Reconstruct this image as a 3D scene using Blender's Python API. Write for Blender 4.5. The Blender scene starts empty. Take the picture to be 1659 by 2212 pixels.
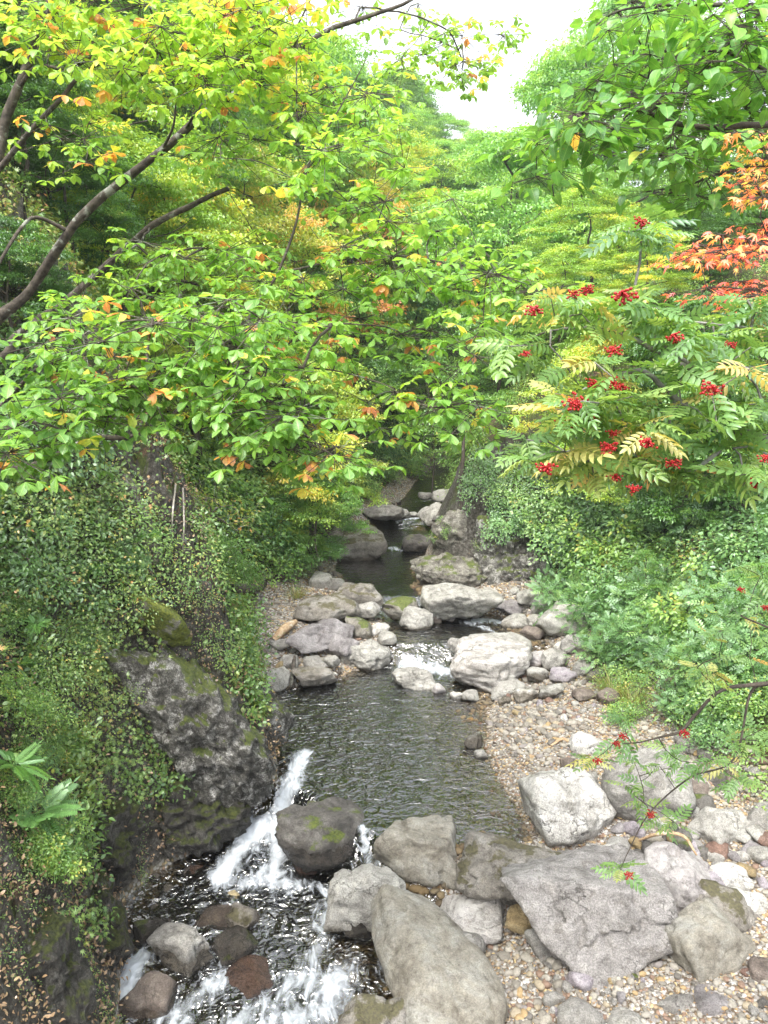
import bpy, math, random
import numpy as np
from mathutils import Vector, Quaternion

PI = math.pi
R = math.radians
random.seed(7)
RNG = np.random.default_rng(11)
C = bpy.context.scene.collection

# ------------------------------------------------------------------ camera
sc = bpy.context.scene
CAM_Z = 9.0
PITCH = R(12.0)
FPX = 1739.0                      # focal length in pixels of a 1659 x 2212 picture
cam_d = bpy.data.cameras.new('camera')
cam_d.sensor_fit = 'VERTICAL'
cam_d.sensor_height = 24.0
cam_d.lens = 24.0 * FPX / 2212.0
cam_d.clip_start = 0.05
cam_d.clip_end = 2000
cam = bpy.data.objects.new('camera', cam_d)
C.objects.link(cam)
cam.location = (0, 0, CAM_Z)
cam.rotation_euler = (PI / 2 - PITCH, 0, 0)
sc.camera = cam

# ------------------------------------------------------------------ world, sun, exposure
SUN_EL, SUN_AZ = R(60), R(-152)    # azimuth from +Y towards +X
w = bpy.data.worlds.new('World')
sc.world = w
w.use_nodes = True
nt = w.node_tree
nt.nodes.clear()
sky = nt.nodes.new('ShaderNodeTexSky')
sky.sky_type = 'NISHITA'
sky.sun_disc = False
sky.sun_elevation = SUN_EL
sky.sun_rotation = SUN_AZ
sky.air_density = 1.0
sky.dust_density = 4.0
hs = nt.nodes.new('ShaderNodeHueSaturation')
hs.inputs['Saturation'].default_value = 0.25
hs.inputs['Value'].default_value = 1.9        # thin white cloud: brighter and whiter than a clear sky
bg = nt.nodes.new('ShaderNodeBackground')
bg.inputs['Strength'].default_value = 0.15
wo = nt.nodes.new('ShaderNodeOutputWorld')
nt.links.new(sky.outputs[0], hs.inputs['Color'])
nt.links.new(hs.outputs[0], bg.inputs['Color'])
nt.links.new(bg.outputs[0], wo.inputs['Surface'])
sun_d = bpy.data.lights.new('sun', 'SUN')
sun_d.energy = 1.5
sun_d.angle = R(14)
sun_d.color = (1.0, 0.96, 0.88)
sun = bpy.data.objects.new('sun', sun_d)
C.objects.link(sun)
sv = Vector((math.sin(SUN_AZ) * math.cos(SUN_EL), math.cos(SUN_AZ) * math.cos(SUN_EL), math.sin(SUN_EL)))
sun.rotation_euler = sv.to_track_quat('Z', 'Y').to_euler()
sc.view_settings.view_transform = 'Standard'
sc.view_settings.look = 'None'
sc.view_settings.gamma = 1
sc.view_settings.exposure = 1.12
sc.render.engine = 'CYCLES'
cy = sc.cycles
cy.max_bounces = 8
cy.diffuse_bounces = 4
cy.glossy_bounces = 3
cy.transmission_bounces = 6
cy.transparent_max_bounces = 12
cy.caustics_reflective = False
cy.caustics_refractive = False
cy.use_denoising = True


# ------------------------------------------------------------------ pixel rays of the 1659 x 2212 view
def ray(u, v):
    a = (u - 829.5) / FPX
    b = (v - 1106.0) / FPX
    return np.array([a, math.cos(PITCH) - b * math.sin(PITCH), -math.sin(PITCH) - b * math.cos(PITCH)])


def at_t(u, v, t):
    return ray(u, v) * t + np.array([0, 0, CAM_Z])


def at_z(u, v, z):
    d = ray(u, v)
    return at_t(u, v, (z - CAM_Z) / d[2])


# ------------------------------------------------------------------ noise
def _hash(ix, iy, iz, seed):
    h = (ix.astype(np.int64) * 374761393 + iy.astype(np.int64) * 668265263 + iz.astype(np.int64) * 2147483647 + seed * 1274126177) & 0xffffffff
    h = ((h ^ (h >> 13)) * 1274126177) & 0xffffffff
    h = ((h ^ (h >> 16)) * 2246822519) & 0xffffffff
    return ((h ^ (h >> 15)) & 0xffffff) / float(0xffffff) * 2 - 1


def vnoise(p, seed=0):
    f = np.floor(p)
    t = p - f
    t = t * t * t * (t * (t * 6 - 15) + 10)
    ix, iy, iz = f[..., 0].astype(np.int64), f[..., 1].astype(np.int64), f[..., 2].astype(np.int64)
    r = 0
    for dx in (0, 1):
        wx = t[..., 0] if dx else 1 - t[..., 0]
        for dy in (0, 1):
            wy = t[..., 1] if dy else 1 - t[..., 1]
            for dz in (0, 1):
                wz = t[..., 2] if dz else 1 - t[..., 2]
                r = r + wx * wy * wz * _hash(ix + dx, iy + dy, iz + dz, seed)
    return r


def fbm(p, octaves=4, seed=0, gain=0.5, ridged=False):
    a, s, r = 1.0, 0.0, 0
    q = np.array(p, dtype=float)
    for o in range(octaves):
        n = vnoise(q, seed + o * 17)
        if ridged:
            n = 1 - 2 * np.abs(n)
        r = r + a * n
        s += a
        a *= gain
        q = q * 2.03 + 3.7
    return r / s


def xyz(x, y, z=0.0):
    x = np.asarray(x, float)
    return np.stack([x, np.broadcast_to(y, x.shape), np.broadcast_to(z, x.shape)], -1)


def sstep(a, b, x):
    t = np.clip((x - a) / (b - a), 0, 1)
    return t * t * (3 - 2 * t)


# ------------------------------------------------------------------ the shape of the ravine
ST = np.array([  # y, foot of left slope, left water edge, right water edge, foot of right slope
    (-4, -3.2, -3.2, 0.8, 6.6), (9, -3.55, -3.55, 1.0, 6.5), (10.5, -3.95, -3.95, 0.8, 6.4), (11.6, -4.35, -4.35, 0.9, 6.3),
    (12.3, -4.0, -4.0, 2.4, 6.2), (13.3, -3.05, -3.05, 2.3, 6.0), (14.2, -2.05, -2.05, 2.1, 5.8), (15.7, -2.3, -2.3, 2.05, 5.6),
    (17, -2.65, -2.65, 2.4, 5.5), (18.2, -3.0, -2.6, 2.8, 5.4), (19, -3.2, -1.1, 2.9, 5.4), (20, -3.4, 0.0, 4.3, 5.6),
    (22, -3.7, 0.0, 4.4, 5.4), (23, -3.7, -0.2, 2.4, 5.0), (23.6, -3.6, -.5, 1.5, 4.4), (24.2, -3.45, -.9, 1.2, 2.9), (25, -3.2, -1.3, 1.15, 1.45), (26, -2.9, -1.6, 1.25, 1.4),
    (28, -2.2, -1.6, 1.75, 1.85), (30, -1.5, -0.7, 1.8, 1.95), (32, -1.1, -0.5, 2.3, 2.5), (34, -0.4, 0.4, 2.8, 3.1),
    (38.4, 0.7, 1.5, 3.6, 4.2), (42, 2.2, 2.8, 5.2, 5.8), (50, 7.4, 8, 10.4, 11), (60, 14.5, 15, 17.5, 18), (90, 38, 38.5, 41, 42), (160, 100, 101, 104, 105)], float)
DAM = np.array([(-6, 14.4), (-1.9, 14.3), (-1.1, 13.35), (0.16, 12.2), (1.3, 11.8), (2.5, 12.3), (9, 12.3)], float)


def level(x, y):
    x = np.asarray(x, float)
    y = np.asarray(y, float)
    yd = np.interp(x, DAM[:, 0], DAM[:, 1])
    low = np.interp(y, [-4, 8, 12, 14], [-0.9, -0.35, -0.05, 0.0])
    lin = np.interp(y, [12, 19.7, 20.3, 22.6, 23.3, 28.6, 29.2, 31.2, 31.8, 36, 40, 60, 160], [.7, .7, 1.1, 1.1, 1.45, 1.45, 1.58, 1.6, 1.9, 2.0, 2.5, 4.0, 12])
    k = sstep(-1.15, 0.0, y - yd)
    return low * (1 - k) + lin * k


def ground0(x, y):
    x = np.asarray(x, float)
    y = np.asarray(y, float)
    XL, WL, WR, XR = (np.interp(y, ST[:, 0], ST[:, i]) for i in (1, 2, 3, 4))
    lv = level(x, y)
    cx, hw = (WL + WR) / 2, (WR - WL) / 2
    s = np.clip((x - cx) / hw, -1, 1)
    D = np.interp(y, [8, 12, 13.5, 16, 18.5, 20, 22.5, 24, 28, 30, 34, 60], [.34, .34, .8, 1.0, .55, .3, .3, .8, .7, .45, .3, .3])
    asym = np.interp(s, [-1, -.6, .1, .45, .75, 1], [1, 1, .85, .3, .12, .06])
    bed = lv - D * asym * (1 - np.abs(s) ** 3) - 0.02
    barh = np.interp(y, [-4, 8, 10, 14, 18, 22, 26, 32, 40, 60, 160], [1.2, 1.0, 1.0, 1.3, 1.35, 1.75, 2.1, 2.5, 3.2, 5, 13])
    z = bed
    tr = np.clip((x - WR) / np.maximum(XR - WR, .05), 0, 1)
    z = np.where(x > WR, (lv - .02) * (1 - tr ** .75) + np.maximum(barh, lv + .1) * tr ** .75, z)
    tl = np.clip((WL - x) / np.maximum(WL - XL, .05), 0, 1)
    z = np.where(x < WL, (lv - .02) + tl * .5 * sstep(0, .5, WL - XL), z)
    dL = np.maximum(XL - x, 0)
    sl = np.interp(y, [8, 17, 19, 24, 40, 60], [2.8, 2.7, 1.6, 1.3, 1.15, .9])
    capl = np.interp(y, [8, 40, 75, 160], [40, 40, 26, 30])
    zl = capl * (1 - np.exp(-sl * dL / capl))
    dR = np.maximum(x - XR, 0)
    sr = np.interp(y, [8, 22.5, 24, 33, 38, 60], [.85, .85, 2.3, 2.4, 1.0, .9])
    capr = np.interp(y, [5, 20, 30, 60], [6.5, 8.5, 9.5, 14])
    zr = capr * (1 - np.exp(-sr * dR / capr))
    return z + zl + zr, dL, dR


def ground(x, y):
    x = np.asarray(x, float)
    y = np.asarray(y, float)
    z, dL, dR = ground0(x, y)
    d = np.maximum(dL, dR)
    P = xyz(x, y)
    n1 = fbm(P * 0.45, 3, 5)
    n2 = fbm(P * 1.7 + z[..., None] * .35, 4, 9, ridged=True)
    lf = 1 + 2.4 * sstep(22, 18, y) * sstep(0, .3, dL)
    z = z + n1 * (0.05 + .8 * sstep(0, 3, d)) + lf * n2 * (.03 + .42 * sstep(0.1, 1.2, d)) + .035 * fbm(P * 5, 3, 3)
    return z


def gz(x, y):
    return float(ground(np.array([x]), np.array([y]))[0])


def hit(u, v, t0=3.0, t1=140.0):
    d = ray(u, v)
    ts = np.concatenate([np.arange(t0, 45, .06), np.arange(45, t1, .4)])
    P = d[None] * ts[:, None]
    below = (P[:, 2] + CAM_Z) < ground(P[:, 0], P[:, 1])
    k = int(np.argmax(below)) if below.any() else len(ts) - 1
    p = P[k] + np.array([0, 0, CAM_Z])
    return p


# ------------------------------------------------------------------ mesh helpers
def mesh_from(name, V, faces, mats, smooth=True, attrs=None, matidx=None):
    """faces: list of int arrays (n,k). attrs: {name: per-vertex float array}"""
    me = bpy.data.meshes.new(name)
    V = np.ascontiguousarray(V, dtype=np.float32)
    me.vertices.add(len(V))
    me.vertices.foreach_set('co', V.ravel())
    faces = [np.asarray(f, dtype=np.int32) for f in faces if len(f)]
    nl = sum(f.size for f in faces)
    nf = sum(len(f) for f in faces)
    me.loops.add(nl)
    me.loops.foreach_set('vertex_index', np.concatenate([f.ravel() for f in faces]))
    me.polygons.add(nf)
    starts, o = [], 0
    for f in faces:
        starts.append(o + np.arange(len(f)) * f.shape[1])
        o += f.size
    me.polygons.foreach_set('loop_start', np.concatenate(starts).astype(np.int32))
    me.polygons.foreach_set('use_smooth', np.full(nf, smooth, dtype=bool))
    for m in (mats if isinstance(mats, (list, tuple)) else [mats]):
        me.materials.append(m)
    if matidx is not None:
        me.polygons.foreach_set('material_index', np.asarray(matidx, dtype=np.int32))
    for k, a in (attrs or {}).items():
        at = me.attributes.new(k, 'FLOAT', 'POINT')
        at.data.foreach_set('value', np.ascontiguousarray(a, dtype=np.float32))
    me.update(calc_edges=True)
    return me


def link(name, me, parent=None, loc=None, label=None, cat=None, group=None, kind=None, rot=None):
    o = bpy.data.objects.new(name, me)
    C.objects.link(o)
    if parent is not None:
        o.parent = parent
    if loc is not None:
        o.location = [float(c) for c in loc]
    if rot is not None:
        o.rotation_euler = rot
    tag(o, label, cat, group, kind)
    return o


def tag(o, label=None, cat=None, group=None, kind=None):
    if label:
        o['label'] = label
    if cat:
        o['category'] = cat
    if group:
        o['group'] = group
    if kind:
        o['kind'] = kind


def copy_tree(root, loc, rz=0.0, sc_=(1, 1, 1), tilt=(0, 0)):
    r = root.copy()
    C.objects.link(r)
    r.location = [float(c) for c in loc]
    r.rotation_euler = (tilt[0], tilt[1], rz)
    r.scale = sc_
    for ch in root.children:
        c = ch.copy()
        C.objects.link(c)
        c.parent = r
    return r


def unit(v):
    v = np.asarray(v, float)
    return v / np.maximum(np.linalg.norm(v, axis=-1, keepdims=True), 1e-9)


def tube(P, rad, sides=8):
    """smooth tube along polyline P"""
    P = np.asarray(P, float)
    rad = np.asarray(rad, float)
    T = unit(np.gradient(P, axis=0))
    ref = np.array([0, 0, 1.0]) if abs(T[0, 2]) < .9 else np.array([1.0, 0, 0])
    A = []
    for t in T:
        ref = ref - t * ref.dot(t)
        ref = ref / max(np.linalg.norm(ref), 1e-9)
        A.append(ref)
    A = np.array(A)
    B = np.cross(T, A)
    th = np.arange(sides) * 2 * PI / sides
    V = P[:, None] + rad[:, None, None] * (np.cos(th)[None, :, None] * A[:, None] + np.sin(th)[None, :, None] * B[:, None])
    n = len(P)
    i = np.arange(n - 1)[:, None] * sides
    j = np.arange(sides)[None]
    j2 = (j + 1) % sides
    F = np.stack([i + j, i + j2, i + sides + j2, i + sides + j], -1).reshape(-1, 4)
    V = V.reshape(-1, 3)
    V = np.vstack([V, P[-1:] + T[-1:] * rad[-1] * .5])
    tip = len(V) - 1
    b = (n - 1) * sides
    F3 = np.stack([b + np.arange(sides), b + (np.arange(sides) + 1) % sides, np.full(sides, tip)], -1)
    return V, F, F3


def bezier_pts(P, n=6):
    """Catmull-Rom resampling of a polyline (any columns)"""
    P = np.asarray(P, float)
    Q = np.vstack([2 * P[0] - P[1], P, 2 * P[-1] - P[-2]])
    out = []
    for k in range(1, len(Q) - 2):
        for t in np.arange(n) / n:
            a, b, c, d = Q[k - 1], Q[k], Q[k + 1], Q[k + 2]
            out.append(.5 * (2 * b + (c - a) * t + (2 * a - 5 * b + 4 * c - d) * t * t + (3 * b - a - 3 * c + d) * t ** 3))
    out.append(Q[-2])
    return np.array(out)


class MB:
    def __init__(self):
        self.V, self.F3, self.F4, self.n, self.var, self.lc = [], [], [], 0, [], []

    def add(self, V, F3=None, F4=None, var=0.0, lc=None):
        if F3 is not None and len(F3):
            self.F3.append(np.asarray(F3) + self.n)
        if F4 is not None and len(F4):
            self.F4.append(np.asarray(F4) + self.n)
        self.V.append(V)
        self.var.append(np.broadcast_to(var, (len(V),)) if np.ndim(var) == 0 else var)
        self.lc.append(np.zeros((len(V), 2), np.float32) + .5 if lc is None else lc)
        self.n += len(V)

    def tube(self, P, rad, sides=8, wob=0.0):
        P = np.asarray(P, float)
        V, F, F3 = tube(P, rad, sides)
        if wob:
            V = V + wob * np.stack([fbm(V * 6, 2, 1), fbm(V * 6, 2, 2), fbm(V * 6, 2, 3)], -1)
        self.add(V, F3, F)

    def edges(self, A, B, ra, rb, k=4):
        A, B = np.asarray(A, float), np.asarray(B, float)
        if not len(A):
            return
        T = unit(B - A)
        up = np.where(np.abs(T[:, 2:3]) > .9, np.array([[1., 0, 0]]), np.array([[0, 0, 1.]]))
        X = unit(np.cross(T, up))
        Y = np.cross(T, X)
        th = np.arange(k) * 2 * PI / k
        ring = np.cos(th)[None, :, None] * X[:, None] + np.sin(th)[None, :, None] * Y[:, None]
        ra, rb = np.asarray(ra)[:, None, None], np.asarray(rb)[:, None, None]
        V = np.concatenate([A[:, None] + ring * ra, B[:, None] + ring * rb], 1)
        j = np.arange(k)
        f = np.stack([j, (j + 1) % k, k + (j + 1) % k, k + j], -1)
        F = (np.arange(len(A))[:, None, None] * (2 * k) + f[None]).reshape(-1, 4)
        self.add(V.reshape(-1, 3), None, F)

    def leaves(self, T, pos, d, up, size, var):
        TV, TF = T
        d = unit(d)
        X = unit(np.cross(d, up))
        Z = np.cross(X, d)
        size = np.broadcast_to(size, (len(pos),))[:, None, None]
        curl = RNG.uniform(-.4, 2.2, (len(pos), 1, 1))
        wd = RNG.uniform(.75, 1.15, (len(pos), 1, 1))
        V = pos[:, None] + size * (wd * TV[None, :, 0:1] * X[:, None] + TV[None, :, 1:2] * d[:, None] + curl * TV[None, :, 2:3] * Z[:, None])
        F = (np.arange(len(pos))[:, None, None] * len(TV) + TF[None]).reshape(-1, 3)
        self.add(V.reshape(-1, 3), F, None, np.repeat(np.broadcast_to(var, (len(pos),)), len(TV)), np.tile(np.stack([np.abs(TV[:, 0]), TV[:, 1]], -1).astype(np.float32), (len(pos), 1)))

    def mesh(self, name, mat, smooth=True):
        V = np.concatenate(self.V)
        fs = []
        if self.F3:
            fs.append(np.concatenate(self.F3))
        if self.F4:
            fs.append(np.concatenate(self.F4))
        lc = np.concatenate(self.lc)
        at = {'var': np.concatenate(self.var)}
        if len(V) < 900000 and lc.min() < .5:
            at.update({'leaf_x': lc[:, 0], 'leaf_y': lc[:, 1]})
        return mesh_from(name, V, fs, mat, smooth, at)


# leaf outlines: y along the leaf (0..1), x across, z up
def leaf_tpl(outline, fold=.25, droop=.25, mid=3):
    """outline: half outline [(x,y)...] from base to tip; folded along the midrib"""
    ys = [0.0] + [p[1] for p in outline] + [1.0]
    V, F = [], []
    n = len(outline)
    V.append((0, 0, 0))
    V.append((0, 1, 0))
    for s in (1, -1):
        for (x, y) in outline:
            V.append((s * x, y, 0))
    for (x, y) in outline:
        V.append((0, y, 0))
    r0, l0, m0 = 2, 2 + n, 2 + 2 * n
    for b, sgn in ((r0, 1), (l0, -1)):
        tris = [(0, b, m0)]
        for i in range(n - 1):
            tris += [(m0 + i, b + i, b + i + 1), (m0 + i, b + i + 1, m0 + i + 1)]
        tris.append((m0 + n - 1, b + n - 1, 1))
        F += [t if sgn > 0 else t[::-1] for t in tris]
    V = np.array(V, float)
    V[:, 2] = np.abs(V[:, 0]) * fold - droop * V[:, 1] ** 2
    return V, np.array(F)


OAK = leaf_tpl([(.05, .1), (.12, .25), (.15, .33), (.22, .42), (.2, .45), (.3, .58), (.26, .6), (.34, .73), (.29, .75), (.26, .88), (.18, .89), (.1, .97)], .3, .22)
OVAL = leaf_tpl([(.16, .14), (.27, .36), (.26, .6), (.13, .86)], .25, .25)
BROAD = leaf_tpl([(.2, .06), (.34, .22), (.38, .42), (.33, .64), (.17, .86)], .22, .3)
LANCE = leaf_tpl([(.15, .2), (.19, .48), (.12, .8)], .35, .3)
RHOMB = (np.array([(0, 0, 0), (.27, .45, .07), (0, 1, -.2), (-.27, .45, .07)], float), np.array([(0, 1, 2), (0, 2, 3)]))
NARROW = (np.array([(0, 0, 0), (.14, .45, .04), (0, 1, -.25), (-.14, .45, .04)], float), np.array([(0, 1, 2), (0, 2, 3)]))


def maple_tpl():
    V = [(0, .12, 0)]
    lob = [(-128, .42), (-80, .72), (-38, .93), (0, 1.05), (38, .93), (80, .72), (128, .42)]
    out = [(-160, .12)]
    for i, (a, r) in enumerate(lob):
        out.append((a - 9, r * .62))
        out.append((a, r))
        out.append((a + 9, r * .62))
        if i < len(lob) - 1:
            out.append(((a + lob[i + 1][0]) / 2, .3 * (r + .25)))
    out.append((160, .12))
    for a, r in out:
        V.append((math.sin(R(a)) * r * .6, .12 + math.cos(R(a)) * r * .6, -.25 * r * r))
    F = [(0, i + 1, i) for i in range(1, len(out))]
    return np.array(V, float), np.array(F)


MAPLE = maple_tpl()


def pinnate_tpl(pairs=6, leaflet=LANCE, ll=.36, droop=.28, ang=62):
    V, F, n = [], [], 0
    LV, LF = leaflet
    def put(p, a, s, side):
        nonlocal n
        c, si = math.cos(a), math.sin(a)
        W = LV * s
        W = np.stack([W[:, 0] * c + W[:, 1] * si, -W[:, 0] * si + W[:, 1] * c, W[:, 2]], -1) + np.array([p[0], p[1], p[2]])
        V.append(W)
        F.append(LF + n)
        n += len(W)
    for i in range(pairs):
        y = .2 + .72 * i / (pairs - 1)
        s = ll * (1 - .25 * abs(i / (pairs - 1) - .45) * 2)
        for side in (1, -1):
            put((0, y, -droop * y * y), side * R(ang - 12 * i / pairs), s, side)
    put((0, .95, -droop * .9), 0, ll * .9, 0)
    Vr = np.array([(-.012, 0, 0), (.012, 0, 0), (.006, .95, -droop * .9), (-.006, .95, -droop * .9), (.01, .5, -droop * .25), (-.01, .5, -droop * .25)])
    V.append(Vr)
    F.append(np.array([(0, 1, 4), (0, 4, 5), (5, 4, 2), (5, 2, 3)]) + n)
    return np.vstack(V), np.vstack(F)


PINNATE = pinnate_tpl(5, LANCE, .42)
FROND = pinnate_tpl(19, NARROW, .27, .55, 76)
SMALLPIN = pinnate_tpl(4, RHOMB, .42, .25)


def rand_dirs(n, flat=0.35, rng=RNG):
    a = rng.uniform(0, 2 * PI, n)
    z = rng.normal(0, flat, n)
    return unit(np.stack([np.cos(a), np.sin(a), z], -1))


def ups(n, tilt=.35, rng=RNG):
    return unit(np.stack([rng.normal(0, tilt, n), rng.normal(0, tilt, n), np.ones(n)], -1))


# ------------------------------------------------------------------ materials
def newmat(name):
    m = bpy.data.materials.new(name)
    m.use_nodes = True
    m.node_tree.nodes.clear()
    return m, m.node_tree


def N(nt, typ, **kw):
    n = nt.nodes.new(typ)
    for k, v in kw.items():
        if k in n.inputs.keys():
            n.inputs[k].default_value = v
        else:
            setattr(n, k, v)
    return n


def ramp(nt, stops, interp='LINEAR'):
    n = nt.nodes.new('ShaderNodeValToRGB')
    cr = n.color_ramp
    cr.interpolation = interp
    while len(cr.elements) > 1:
        cr.elements.remove(cr.elements[-1])
    cr.elements[0].position = stops[0][0]
    cr.elements[0].color = tuple(stops[0][1]) + (1,)
    for p, c in stops[1:]:
        e = cr.elements.new(p)
        e.color = tuple(c) + (1,)
    return n


def mixc(nt, fac, a, b, blend='MIX'):
    n = nt.nodes.new('ShaderNodeMix')
    n.data_type = 'RGBA'
    n.blend_type = blend
    for k, s in ((0, fac), (6, a), (7, b)):
        if hasattr(s, 'is_linked'):
            nt.links.new(s, n.inputs[k])
        elif k == 0:
            n.inputs[0].default_value = s
        else:
            n.inputs[k].default_value = tuple(s) + (1,)
    return n.outputs[2]


def mth(nt, op, a, b=None, clamp=False):
    n = nt.nodes.new('ShaderNodeMath')
    n.operation = op
    n.use_clamp = clamp
    for k, s in ((0, a), (1, b)):
        if s is None:
            continue
        if hasattr(s, 'is_linked'):
            nt.links.new(s, n.inputs[k])
        else:
            n.inputs[k].default_value = s
    return n.outputs[0]


def maprange(nt, v, a, b, c=0.0, d=1.0, smooth=True):
    n = nt.nodes.new('ShaderNodeMapRange')
    n.interpolation_type = 'SMOOTHSTEP' if smooth else 'LINEAR'
    nt.links.new(v, n.inputs[0])
    for i, x in enumerate((a, b, c, d)):
        n.inputs[i + 1].default_value = x
    return n.outputs[0]


def noise(nt, co, scale, detail=4, rough=.55, dist=0.0):
    n = nt.nodes.new('ShaderNodeTexNoise')
    n.inputs['Scale'].default_value = scale
    n.inputs['Detail'].default_value = detail
    n.inputs['Roughness'].default_value = rough
    n.inputs['Distortion'].default_value = dist
    nt.links.new(co, n.inputs['Vector'])
    return n


def leaf_mat(name, stops, trans=.42, gloss=.06, rough=.42, tint=(1.2, 1.12, .55), hue_noise=1.2, sat=.9, val=.86, veins=0.0):
    m, nt = newmat(name)
    at = N(nt, 'ShaderNodeAttribute', attribute_name='var')
    g = N(nt, 'ShaderNodeNewGeometry')
    nz = noise(nt, g.outputs['Position'], hue_noise, 2)
    v = mth(nt, 'ADD', at.outputs['Fac'], mth(nt, 'MULTIPLY', mth(nt, 'SUBTRACT', nz.outputs['Fac'], .5), .22), True)
    rp = ramp(nt, stops)
    nt.links.new(v, rp.inputs[0])
    col = rp.outputs[0]
    nz2 = noise(nt, g.outputs['Position'], 40, 2)
    col = mixc(nt, 1.0, col, ramp_link(nt, nz2.outputs['Fac'], [(.3, (.8, .8, .8)), (.7, (1.2, 1.2, 1.2))]), 'MULTIPLY')
    if veins:
        lx = N(nt, 'ShaderNodeAttribute', attribute_name='leaf_x').outputs['Fac']
        ly = N(nt, 'ShaderNodeAttribute', attribute_name='leaf_y').outputs['Fac']
        rib = maprange(nt, lx, 0.0, .03, 1, 0)
        ph = mth(nt, 'SUBTRACT', mth(nt, 'MULTIPLY', ly, 62.0), mth(nt, 'MULTIPLY', lx, 48.0))
        vn = mth(nt, 'MULTIPLY', maprange(nt, mth(nt, 'SINE', ph), .75, 1.0), .5)
        col = mixc(nt, mth(nt, 'MULTIPLY', mth(nt, 'MAXIMUM', rib, vn), veins), col, (.34, .42, .12))
    brn = noise(nt, g.outputs['Position'], 26, 3, .7)
    col = mixc(nt, mth(nt, 'MULTIPLY', maprange(nt, brn.outputs['Fac'], .66, .72), .6), col, (.2, .1, .03))
    hsv = N(nt, 'ShaderNodeHueSaturation', Saturation=sat, Value=val)
    nt.links.new(col, hsv.inputs['Color'])
    col = hsv.outputs[0]
    tcol = mixc(nt, 1.0, col, tuple(c * trans * 2.2 for c in tint), 'MULTIPLY')
    df = N(nt, 'ShaderNodeBsdfDiffuse')
    tr = N(nt, 'ShaderNodeBsdfTranslucent')
    gl = N(nt, 'ShaderNodeBsdfGlossy', Roughness=rough)
    gl.inputs['Color'].default_value = (.9, .95, 1, 1)
    nt.links.new(col, df.inputs['Color'])
    nt.links.new(tcol, tr.inputs['Color'])
    a = N(nt, 'ShaderNodeAddShader')
    nt.links.new(df.outputs[0], a.inputs[0])
    nt.links.new(tr.outputs[0], a.inputs[1])
    b = N(nt, 'ShaderNodeMixShader', Fac=gloss)
    nt.links.new(a.outputs[0], b.inputs[1])
    nt.links.new(gl.outputs[0], b.inputs[2])
    o = N(nt, 'ShaderNodeOutputMaterial')
    nt.links.new(b.outputs[0], o.inputs[0])
    return m


def ramp_link(nt, src, stops, interp='LINEAR'):
    r = ramp(nt, stops, interp)
    nt.links.new(src, r.inputs[0])
    return r.outputs[0]


GREEN = [(0, (.045, .11, .012)), (.35, (.085, .20, .018)), (.7, (.16, .30, .022)), (.86, (.30, .34, .02)), (.93, (.45, .22, .02)), (1, (.40, .09, .02))]
M_OAK = leaf_mat('oak_leaves', [(0, (.06, .16, .02)), (.5, (.13, .28, .03)), (.8, (.27, .4, .03)), (.9, (.38, .43, .03)), (.94, (.52, .4, .03)), (.975, (.5, .2, .04)), (1, (.36, .11, .04))], .55, veins=.5, gloss=.03)
M_ROWAN = leaf_mat('rowan_leaves', [(0, (.045, .12, .03)), (.5, (.12, .235, .05)), (.78, (.24, .33, .08)), (.9, (.6, .32, .12)), (1, (.55, .14, .08))], .45, .05)
M_LINDEN = leaf_mat('broad_leaves', [(0, (.04, .13, .02)), (.6, (.09, .25, .02)), (.9, (.2, .36, .03)), (1, (.6, .3, .03))], .5, veins=.35, gloss=.035)
M_MAPLE = leaf_mat('red_maple_leaves', [(0, (.13, .3, .03)), (.25, (.62, .42, .05)), (.45, (.75, .25, .06)), (.65, (.66, .09, .06)), (.85, (.62, .12, .13)), (1, (.5, .04, .07))], .5)
M_FGREEN = leaf_mat('green_forest_leaves', [(0, (.035, .10, .015)), (.5, (.075, .19, .02)), (.85, (.14, .27, .028)), (1, (.33, .34, .03))], .45)
M_FYELL = leaf_mat('yellow_green_forest_leaves', [(0, (.1, .22, .02)), (.5, (.2, .33, .025)), (.85, (.38, .42, .03)), (1, (.55, .38, .03))], .45)
M_FLIGHT = leaf_mat('soft_green_forest_leaves', [(0, (.07, .19, .04)), (.5, (.14, .31, .055)), (1, (.26, .4, .07))], .45)
M_FORANGE = leaf_mat('orange_forest_leaves', [(0, (.12, .25, .03)), (.5, (.3, .34, .04)), (.8, (.46, .3, .05)), (1, (.42, .15, .04))], .45)
M_CONIFER = leaf_mat('conifer_needles', [(0, (.015, .045, .012)), (1, (.035, .09, .02))], .15)
M_SHRUB = leaf_mat('shrub_leaves', [(0, (.05, .125, .025)), (.5, (.14, .27, .045)), (.9, (.27, .38, .06)), (1, (.45, .38, .05))], .45)
M_BLUEGREEN = leaf_mat('blue_green_shrub_leaves', [(0, (.055, .14, .045)), (.6, (.14, .28, .085)), (1, (.26, .4, .12))], .4)
M_COVER = leaf_mat('cliff_plant_leaves', [(0, (.045, .11, .02)), (.4, (.10, .20, .03)), (.75, (.2, .29, .04)), (.93, (.42, .36, .06)), (1, (.5, .22, .06))], .42)
M_FERN = leaf_mat('fern_fronds', [(0, (.07, .18, .04)), (.6, (.14, .3, .07)), (1, (.26, .38, .06))], .42)
M_LITTER = leaf_mat('fallen_leaves', [(0, (.11, .07, .04)), (.4, (.22, .135, .065)), (.7, (.36, .22, .1)), (1, (.5, .38, .17))], .15)

M_GRASS = leaf_mat('grass_blades', [(0, (.12, .2, .03)), (.6, (.26, .28, .06)), (1, (.4, .32, .12))], .35)


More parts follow.
